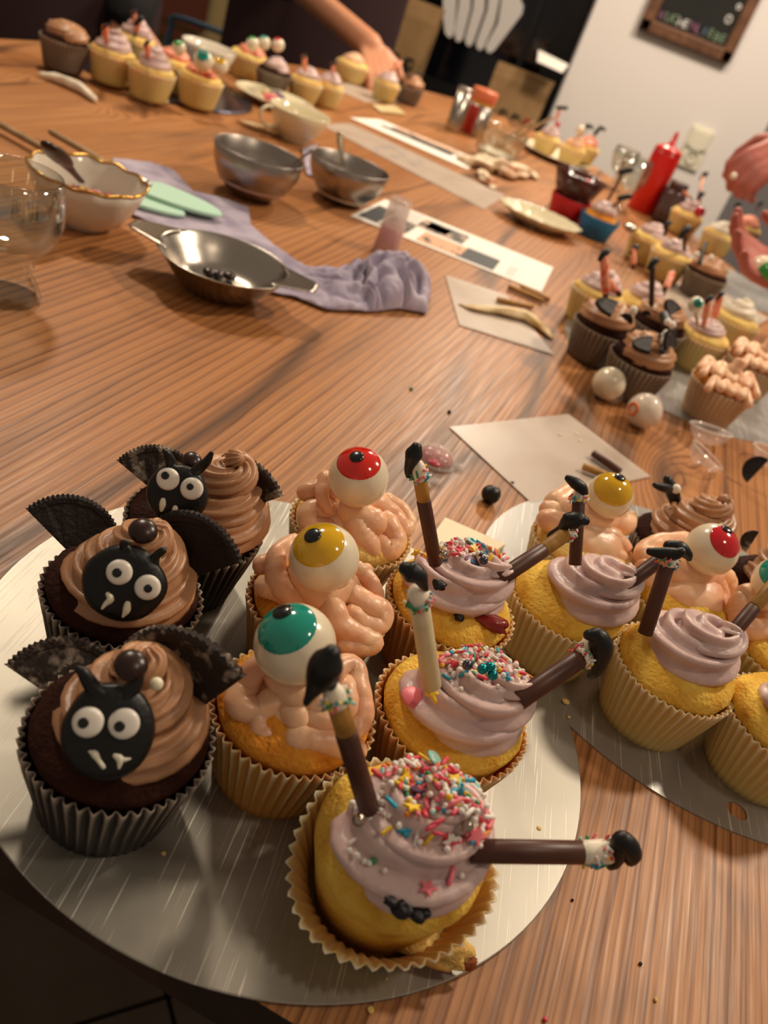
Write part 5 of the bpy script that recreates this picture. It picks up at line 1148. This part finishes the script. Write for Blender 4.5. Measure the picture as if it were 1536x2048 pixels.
def tin(px, py, r, h, m_, label, name='shaker', bands=()):
    c = P(px, py); c.z = 0; t = thing(name, c, label, 'tin'); mb = MB(); mb.lathe([(r * .98, 0), (r, .002), (r, h)], 32, c, capt=True); obj('can_body', mb, m_, t)
    for z0_, z1_, rr, mm, nm in bands:
        mb = MB(); mb.lathe([(r * rr * .97, z0_), (r * rr, z0_ + .001), (r * rr, z1_ - .002), (r * rr * .93, z1_)], 32, c, capt=True); obj(nm, mb, mm, t)
    return t, c
tin(903, 262, .016, .080, 'steel', 'plain steel shaker left of the tin with an orange lid', bands=[(.078, .086, 1.03, 'steel_dull', 'lid')])
t, c = tin(942, 268, .027, .062, 'steel_dull', 'baking powder tin with a red and grey label and orange lid', 'sprinkle_tin', [(.0610, .067, 1.02, 'tin_yellow', 'yellow_band'), (.066, .090, 1.03, 'tin_orange', 'lid')])
mb = MB(); n_ = 10; rows = []
for zq in (.002, .058): rows.append([c + V((.0275 * math.cos(-PI / 2 - .9 + i * .11), .0275 * math.sin(-PI / 2 - .9 + i * .11), zq)) for i in range(n_)])
mb.grid(rows); o_ = obj('red_label', mb, 'tin_red', t)
# clear glass bowl with wooden sticks, small glasses
c = P(985, 322); c = V((c.x, c.y, 0)); t = vessel('glass_bowl', c, dprof([(.030, 0), (.032, .003), (.042, .018), (.048, .045), (.050, .060)], .0015), 40, 'glass', 'clear glass bowl with pale sticks behind the crumpled paper', 'bowl')
mb = MB(); mb.lathe([(.028, .004), (.037, .018), (.0004, .019)], 24, c, capt=True); obj('bowl_contents', mb, 'frost_white', t)
for i, (a, b) in enumerate((((.0, .0), (.075, .02)), ((-.01, .01), (.045, .03)))):
    A = c + V((a[0], a[1], .025)); B2 = c + V((b[0], b[1], .105 - .02 * i)); mb = MB(); mb.sweep([A, B2], .003, 8); o = obj('wooden_stick', mb, 'pale_wood'); tag(o, ('longer', 'shorter')[i] + ' pale stick leaning out of the clear glass bowl', 'stick')
def wine(px, py, label, h=.10, r=.030):
    c = P(px, py); c = V((c.x, c.y, 0)); t = thing('drinking_glass', c, label, 'glass'); mb = MB()
    o_ = [(r * .75, 0), (r * .7, .004), (.006, .010), (.005, .028), (r * .7, .042), (r, .065), (r * .92, h)]; i_ = [(r * .88, h), (r * .95, .065), (r * .65, .045), (.0004, .038)]
    mb.lathe(o_ + i_, 36, c, capt=False); obj('glass_body', mb, 'glass', t)
wine(1232, 420, 'clear stemmed glass left of the red squeeze bottle'); wine(1222, 378, 'second clear stemmed glass farther behind the red squeeze bottle', .085, .028)
wine(1262, 625, 'clear glass standing among the legs at the back of the far silver board', .07, .022) if False else None
# oval leaf dish
c = P(1072, 452); c = V((c.x, c.y, 0)); t = thing('leaf_dish', c, 'shallow oval cream dish with a brown leaf print and scalloped rim', 'dish')
dx = (P(1148, 470) - P(992, 408)); dx.z = 0; ang = math.atan2(dx.y, dx.x)
def ov(q, z, a): k = 1 + .03 * math.cos(16 * a); return q * k * (1.0 - .25 * abs(math.sin(a)) ** 1.5), z
mb = MB(); mb.lathe(dprof([(.030, 0), (.034, .002), (.052, .010), (.066, .018)], .002), 96, (0, 0, 0), ov, capt=False); Rm = Matrix.Rotation(ang, 3, 'Z'); mb.v = [c + Rm @ p for p in mb.v]; obj('dish_body', mb, 'ceramic_cream', t)
for a, b, a2, b2 in ((1030, 425, 1050, 440), (1060, 436, 1050, 452), (1075, 450, 1060, 460), (1020, 418, 1028, 432)):
    mb = MB(); mb.sweep(crom([P(a, b, .006), P((a + a2) / 2 + 4, (b + b2) / 2, .006), P(a2, b2, .006)], 4), .0012, 6, flat=.4); obj('leaf_print', mb, 'dark_wood', t)
# silicone cups and red squeeze bottle
c, r = rimfit((1093, 412), (1165, 440), .035); c = V((c.x, c.y, 0)); c = P(1125, 440); c = V((c.x, c.y, 0))
t = vessel('silicone_cup', c, dprof([(.026, 0), (.027, .002), (.034, .038)], .0015), 40, 'red_silicone', 'red silicone baking cup under the brown glass dish', 'baking cup')
t = vessel('glass_dish', c, [(p_[0], p_[1] + .022) for p_ in dprof([(.020, 0), (.022, .002), (.030, .018), (.044, .052)], .002)], 6, 'brown_glass', 'brown faceted glass dish of chocolates standing in the red cup', 'dish'); 
for i, (dx_, dy_, m_, lab) in enumerate(((.0, .0, 'choc_button', 'round brown chocolate in the faceted glass dish'), (.016, -.006, 'gold_rim', 'gold wrapped chocolate in the faceted glass dish'), (-.014, -.004, 'steel', 'silver wrapped chocolate in the faceted glass dish'), (.012, .014, 'sugar_pink', 'pink candy ball in the faceted glass dish'))):
    mb = MB(); mb.ball(c + V((dx_, dy_, .052 + .008 * (i == 3))), .009, 14, 9, nz=.3, seed=i); o = obj('chocolate_praline', mb, m_); tag(o, lab, 'chocolate')
c = P(1183, 474); c = V((c.x, c.y, 0)); r = .031
t = vessel('silicone_cup', c, dprof([(.024, 0), (.025, .002), (.0325, .034)], .0015), 40, 'blue_silicone', 'blue silicone baking cup holding a mauve frosted cake', 'baking cup')
mb = MB(); mb.lathe([(.022, .003), (.029, .030), (.024, .038), (.0004, .042)], 24, c, capt=True); obj('cake', mb, 'cake_gold', t)
mb = MB(); swirl(mb, (c.x, c.y, .042), .014, .014, .0075, 2.4, n=24, k=14); obj('frosting', mb, 'frost_mauve', t)
for A, B2 in ((c + V((.008, -.006, .05)), c + V((.018, -.006, .072))), (c + V((0, .01, .055)), c + V((.004, .01, .105)))):
    mb = MB(); mb.sweep([A, B2], .0022, 8); lg = obj('witch_leg', mb, 'choc_stick', t); mb = MB(); mb.sweep([B2 + V((-.004, 0, -.002)), B2 + V((.009, 0, .006))], .0045, 8); obj('shoe', mb, 'black_fondant', lg)
c = V((.256, 1.86, 0)); t = thing('squeeze_bottle', c, 'red plastic squeeze bottle with a pointed nozzle against the white wall', 'bottle')
mb = MB(); mb.lathe([(.026, 0), (.028, .003), (.028, .112), (.0265, .117)], 40, c, capt=True); obj('bottle_body', mb, 'red_plastic', t)
mb = MB(); mb.lathe([(.0275, .1165), (.0275, .121), (.018, .126), (.007, .130), (.0035, .152), (.0028, .155)], 32, c, capt=True); obj('nozzle_cap', mb, 'red_plastic', t)
c = V((.300, 1.83, 0)); t = thing('dark_jar', c, 'dark brown jar right behind the red squeeze bottle', 'jar'); mb = MB(); mb.lathe([(.022, 0), (.024, .003), (.024, .055), (.018, .066)], 28, c, capt=True); obj('jar_body', mb, 'brown_glass', t); mb = MB(); mb.lathe([(.0185, .066), (.0185, .078)], 24, c, capt=True); obj('lid', mb, 'choc_stick', t)
# ------------------------------------------------------------------ kraft bags
def bag(cpx, y, w_, d_, h, label, z0, lean=0, marks=8, seed=1):
    c = V((Y(cpx, 150, y).x, y, z0)); t = thing('kraft_bag', c, label, 'paper bag'); mb = MB(); rows = []
    for z_, kx, ky in ((0, 1, 1), (.03, 1.01, 1.02), (h * .5, .99, .9), (h * .85, 1.0, .55), (h, 1.02, .25)):
        ring = []
        for (a, b) in ((-1, -1), (-.33, -1.02), (.33, -1), (1, -1), (1.0 - .12 * z_ / h, 0), (1, 1), (0, 1.02), (-1, 1), (-1.0 + .12 * z_ / h, 0)):
            ring.append(c + V((a * w_ / 2 * kx + lean * z_ + .008 * fbm((a * 3, z_ * 9, seed)), b * d_ / 2 * ky + .008 * fbm((b * 3, z_ * 9, seed + 4)), z_)))
        rows.append(ring)
    vs = [p for r_ in rows for p in r_]; n = 9; fs = [(i * n + k, i * n + (k + 1) % n, (i + 1) * n + (k + 1) % n, (i + 1) * n + k) for i in range(4) for k in range(n)] + [tuple(range(n))[::-1], tuple(range(4 * n, 5 * n))]
    mb.add(vs, fs); obj('bag_body', mb, 'kraft', t, False)
    rnd = random.Random(seed)
    for i in range(marks):
        a = -.75 + 1.5 * (i % 4) / 3; zq = h * (.30 + .16 * (i // 4)); mb = MB()
        p0 = c + V((a * w_ / 2 * .9 + lean * zq, -d_ / 2 * (1.0 - .1 * zq / h) - .008, zq)); q_ = Matrix.Rotation(rnd.uniform(-.2, .2), 3, 'Y')
        mb.box(p0, (w_ * .13, .002, w_ * .16), q=q_); mb.box(p0 + V((w_ * .02, -.0015, .0)), (w_ * .045, .002, w_ * .07), 1, q=q_); obj('printed_mark', mb, ['ink_red' if rnd.random() < .2 else 'print_ink', 'kraft'], t, False)
    return t
m = MB(); m.box((-.50, 3.30, -.22), (.94, .24, .04)); o = obj('window_bench', m, 'door_black', None, False); tag(o, kind='structure'); o.name = 'trim_1'
m = MB(); m.box((-.50, 3.30, -.495), (.90, .20, .51)); o = obj('trim_2', m, 'door_black', None, False); tag(o, kind='structure')
bag(1050, 3.28, .20, .14, .26, 'kraft paper bag with black print beside the white wall', -.20, 0, 8, 3)
mb = MB(); k = Y(1100, 125, 3.22); mb.prism([k + V((-.05, 0, .02)), k + V((.06, .0, .012)), k + V((.05, -.06, -.012)), k + V((-.04, -.06, -.008))], (0, 0, .002)); o = obj('folded_note', mb, 'white_paper', None, False); tag(o, 'white folded sheet sticking out of the right kraft bag', 'paper')
bag(765, 3.28, .24, .15, .34, 'large kraft paper bag with black print behind the reaching arm', -.20, .05, 8, 7)
# ------------------------------------------------------------------ blue chair
cb = Y(415, 75, 3.05); cb = V((cb.x, 3.05, -TZ)); t = thing('blue_chair', cb, 'chair with a blue tubular metal back at the far side of the table', 'chair')
top = Y(412, 58, 3.05).z; wd = .085
mb = MB(); pts = [cb + V((-wd * 1.6, .0, .45)), cb + V((-wd * 1.6, .02, top + TZ - .04)), cb + V((-wd * 1.3, .02, top + TZ)), cb + V((wd * 1.9, .02, top + TZ)), cb + V((wd * 2.2, .02, top + TZ - .04)), cb + V((wd * 2.2, 0, .45))]
mb.sweep(crom(pts, 6), .009, 10); obj('back_frame', mb, 'blue_metal', t)
mb = MB(); mb.box(cb + V((.03, -.18, .45)), (.38, .38, .03)); o = obj('seat', mb, 'seat_cloth', t, False)
for sx in (-1, 1):
    for sy in (0, -1):
        mb = MB(); mb.sweep([cb + V((.03 + sx * .17, sy * .36, .45)), cb + V((.03 + sx * .19, sy * .38 + .01, .012))], .010, 8); obj('leg', mb, 'blue_metal', t)
# ------------------------------------------------------------------ people
def hand(mb, wrist, d, nrm, curl=.5, size=1.0, side=1, spread=.12):
    """palm from the wrist along d, back of the hand towards nrm; four fingers and a side thumb"""
    d = V(d).normalized(); nrm = V(nrm); nrm = (nrm - d * nrm.dot(d)).normalized(); s_ = d.cross(nrm) * side
    w_ = V(wrist); kn = w_ + d * .085 * size
    for i in range(4):
        o_ = (i - 1.5) * .019 * size; mb.sweep([w_ + s_ * o_ * .6, w_ + d * .045 * size + s_ * o_ * .9, kn + s_ * o_], [.013 * size, .0125 * size, .0105 * size], 10, flat=.9)
    L_ = (.070, .080, .075, .060)
    for i in range(4):
        o_ = (i - 1.5) * .019 * size; dd = (d + s_ * (i - 1.5) * spread).normalized(); p = kn + s_ * o_; pts = [p]; a = curl * .6
        for j, fr_ in enumerate((.45, .32, .23)):
            q = Matrix.Rotation(-a if True else a, 3, dd.cross(nrm)); v_ = q @ dd; p = p + v_ * L_[i] * fr_ * size; pts.append(p); a += curl
        mb.sweep(pts, [.0095 * size, .009 * size, .0082 * size, .0070 * size], 10)
    tb0 = w_ + d * .020 * size + s_ * .028 * size * -1
    tdir = (d * .75 - s_ * .75 - nrm * .35).normalized(); p1 = tb0 + tdir * .040 * size; p2 = p1 + (d * .9 - s_ * .15 - nrm * .45 * (curl + .3)).normalized() * .032 * size; p3 = p2 + (d * .9 + s_ * .15 - nrm * .6 * (curl + .3)).normalized() * .024 * size
    mb.sweep([tb0 + s_ * .012 * size, tb0, p1, p2, p3], [.013 * size, .0135 * size, .011 * size, .0095 * size, .008 * size], 10)
def person(x, y, face, arms, label, shirt='cloth_black', trousers='denim', skin='skin', apron=None, sleeve=.95, hair='hair', voxel=.0055, size=1.0):
    f = V((math.cos(face), math.sin(face), 0)); s_ = V((-f.y, f.x, 0)); o = V((x, y, 0)); Z = lambda z_: V((0, 0, z_ - TZ))
    t = thing('person', (x, y, -TZ), label, 'person')
    B = MB(); B.sweep([o + Z(.92), o + Z(1.05), o + Z(1.22), o + Z(1.38), o + Z(1.46)], [.13, .125, .145, .13, .06], 20, flat=1)
    B.sweep([o + Z(1.44), o + Z(1.52) + f * .01], [.055, .052], 14); B.ball(o + Z(1.62) + f * .02, .105, 20, 14, sc=(.92, .80, 1.12), q=Matrix.Rotation(face, 3, 'Z').to_quaternion())
    B.sweep([o + Z(1.615) + f * .11, o + Z(1.59) + f * .128], [.008, .013], 8); B.ball(o + Z(1.545) + f * .085, .03, 10, 8, sc=(1, 1.3, .5))
    for k in (-1, 1):
        B.ball(o + Z(1.61) + s_ * k * .088, .028, 10, 8, sc=(.7, .35, 1), q=Matrix.Rotation(face, 3, 'Z').to_quaternion())
        B.sweep([o + s_ * k * .09 + Z(.93), o + s_ * k * .10 + Z(.5) + f * .01, o + s_ * k * .10 + Z(.10)], [.085, .058, .042], 14); B.sweep([o + s_ * k * .10 + Z(.045), o + s_ * k * .105 + f * .13 + Z(.035)], [.042, .03], 12)
    Sh = MB(); Sh.sweep([o + Z(.86), o + Z(1.05), o + Z(1.22), o + Z(1.37), o + Z(1.45)], [.165, .150, .165, .150, .085], 20); 
    for k in (-1, 1): Sh.sweep([o + Z(1.40), o + s_ * k * .17 + Z(1.39)], [.085, .065], 14); Sh.sweep([o + s_ * k * .06 + Z(.9), o + s_ * k * .07 + Z(1.3)], [.13, .12], 14)
    for k, arm in zip((1, -1), arms):
        sh = o + s_ * k * .19 + Z(1.38)
        if arm is None:
            el = sh + V((0, 0, -.28)) + s_ * k * .04; wr_ = el + V((0, 0, -.22)) + f * .08; hd_, hn_, cu = V((0, 0, -1)) + f * .2, s_ * k, .25
        else: el, wr_, hd_, hn_, cu = arm
        B.sweep([sh, el, wr_], [.050, .042, .028], 14); hand(B, wr_, hd_, hn_, cu, size, side=k)
        Sh.sweep([sh, sh.lerp(el, .5), el] if sleeve < 1.2 else [sh, el, V(el).lerp(V(wr_), sleeve - 1)], [.066, .060, .054] if sleeve < 1.2 else [.066, .056, .042], 14)
    def fin(nm, mb_, m_, vx, par):
        ob = obj(nm, mb_, m_, par); md = ob.modifiers.new('r', 'REMESH'); md.mode = 'VOXEL'; md.voxel_size = vx; md.use_smooth_shade = True; s2 = ob.modifiers.new('s', 'SMOOTH'); s2.iterations = 3; s2.factor = .5; return ob
    body = fin('body', B, skin, voxel, t); fin('shirt', Sh, shirt, .012, t)
    Tr = MB()
    for k in (-1, 1): Tr.sweep([o + s_ * k * .07 + Z(.96), o + s_ * k * .10 + Z(.5) + f * .01, o + s_ * k * .10 + Z(.10)], [.135, .085, .062], 14)
    fin('trousers', Tr, trousers, .014, t)
    for k in (-1, 1):
        m_ = MB(); m_.sweep([o + s_ * k * .10 - f * .035 + Z(.052), o + s_ * k * .102 + f * .06 + Z(.050), o + s_ * k * .108 + f * .155 + Z(.042)], [.050, .050, .040], 14); m_.v = [V((p.x, p.y, max(p.z, .002 - TZ))) for p in m_.v]; obj('shoe', m_, 'cloth_black', t)
    hb = MB(); hb.ball(o + Z(1.655) - f * .012, .118, 20, 14, sc=(.95, .84, 1.02), q=Matrix.Rotation(face, 3, 'Z').to_quaternion(), nz=.1); hb.v = [p for p in hb.v]; hb.v = [p if (p - o).dot(f) < .055 or p.z > 1.66 - TZ else p - f * ((p - o).dot(f) - .055) for p in hb.v]; obj('hair', hb, hair, t)
    for k in (-1, 1): e = MB(); e.ball(o + Z(1.625) + f * .098 + s_ * k * .034, .0125, 10, 8); obj('eye', e, 'candy_black', t)
    if apron:
        rows = []
        for i in range(16):
            z_ = .62 + i * (1.30 - .62) / 15; wd_ = .26 if z_ < 1.05 else .26 - (z_ - 1.05) * .5
            rows.append([o + s_ * wd_ * math.sin(a) + f * (.175 + .035 * math.cos(a) - (.05 * abs(math.sin(a)) ** 2)) + Z(z_) + f * .004 * fbm((a * 3, z_ * 5, 2)) for a in [(-1 + j / 6) * 1.1 for j in range(13)]])
        m_ = MB(); m_.grid(rows); ob = obj('apron', m_, apron, t); sd = ob.modifiers.new('s', 'SOLIDIFY'); sd.thickness = .004
    return t
# person at the left behind the dark tray
w1 = P(262, 62, .05); w1 = Y(262, 50, 1.60)
person(-1.02, 1.70, math.radians(-40), (((-.86, 1.88, .20)), None) and ((V((-.80, 1.82, .16)), Y(255, 35, 1.66), (.3, -.3, -.9), (.3, -.9, .3), .5), None), 'person in black with a maroon apron standing at the far left of the table', apron='cloth_maroon', sleeve=1.95)
# person reaching over the far cupcakes
wr2 = Y(742, 92, 2.12)
person(-.72, 2.72, math.radians(-70), ((Y(575, -45, 2.36), wr2, Y(762, 150, 2.06) - wr2, V((.35, -.75, .5)), .55), None), 'person in a dark maroon apron reaching a bare arm over the far cupcakes', shirt='cloth_black', apron='cloth_maroon')
# person at the right, only hands and a dark sleeve in view
wa, wb = Y(1610, 290, 1.60), Y(1640, 575, 1.18)
person(.76, 1.66, math.radians(195), ((V((.66, 1.34, .24)), wb, Y(1440, 500, 1.16) - wb, V((-.2, .35, -.9)), .42), (V((.60, 1.80, .26)), wa, Y(1490, 340, 1.56) - wa, V((-.1, -.5, .85)), .95)), 'person in black at the right edge holding a candy eyeball, both hands in view', skin='skin_pink', sleeve=1.35, size=1.0)
k = Y(1524, 540, 1.15); mb = MB(); mb.ball(k, .018, 20, 14); t = thing('candy_eyeball', k, 'candy eyeball with a green iris held in the cupped pink hand', 'candy'); obj('ball', mb, 'ivory_candy', t)
ax = (CP - k).normalized() + V((.5, 0, 0)); mb = MB(); mb.lathe([(.0182 * math.sin(th), .0182 * math.cos(th) + .0004) for th in (.75, .6, .4, .2, .01)], 20, k, axis=ax, capb=False, capt=True); obj('iris', mb, 'gel_green', t)
k = Y(1467, 352, 1.52); mb = MB(); mb.ball(k, .0055, 12, 8, sc=(1, .8, 1)); o = obj('sugar_drop', mb, 'white_choc'); tag(o, 'small white sweet between the pinching fingers at the right', 'sweet')
# ------------------------------------------------------------------ let the crowded cupcakes settle beside each other
STILL = [o for o in C.objects if o.parent is None and o.name.startswith(('eyeball_cupcake', 'witch_leg_cupcake', 'bat_cupcake')) and o not in FAR]
for _ in range(80):
    for i, a in enumerate(FAR):
        for b in FAR[i + 1:]:
            d = b.location - a.location; d.z = 0; m_ = a['r_'] + b['r_'] - .0008 - d.length
            if m_ > 0: d.normalize(); a.location -= d * m_ * .5; b.location += d * m_ * .5
for a in FAR: del a['r_']
# ------------------------------------------------------------------ stand everything on the real table height
for o in list(C.objects):
    if o.parent is None and o.type != 'CAMERA': o.location.z += TZ
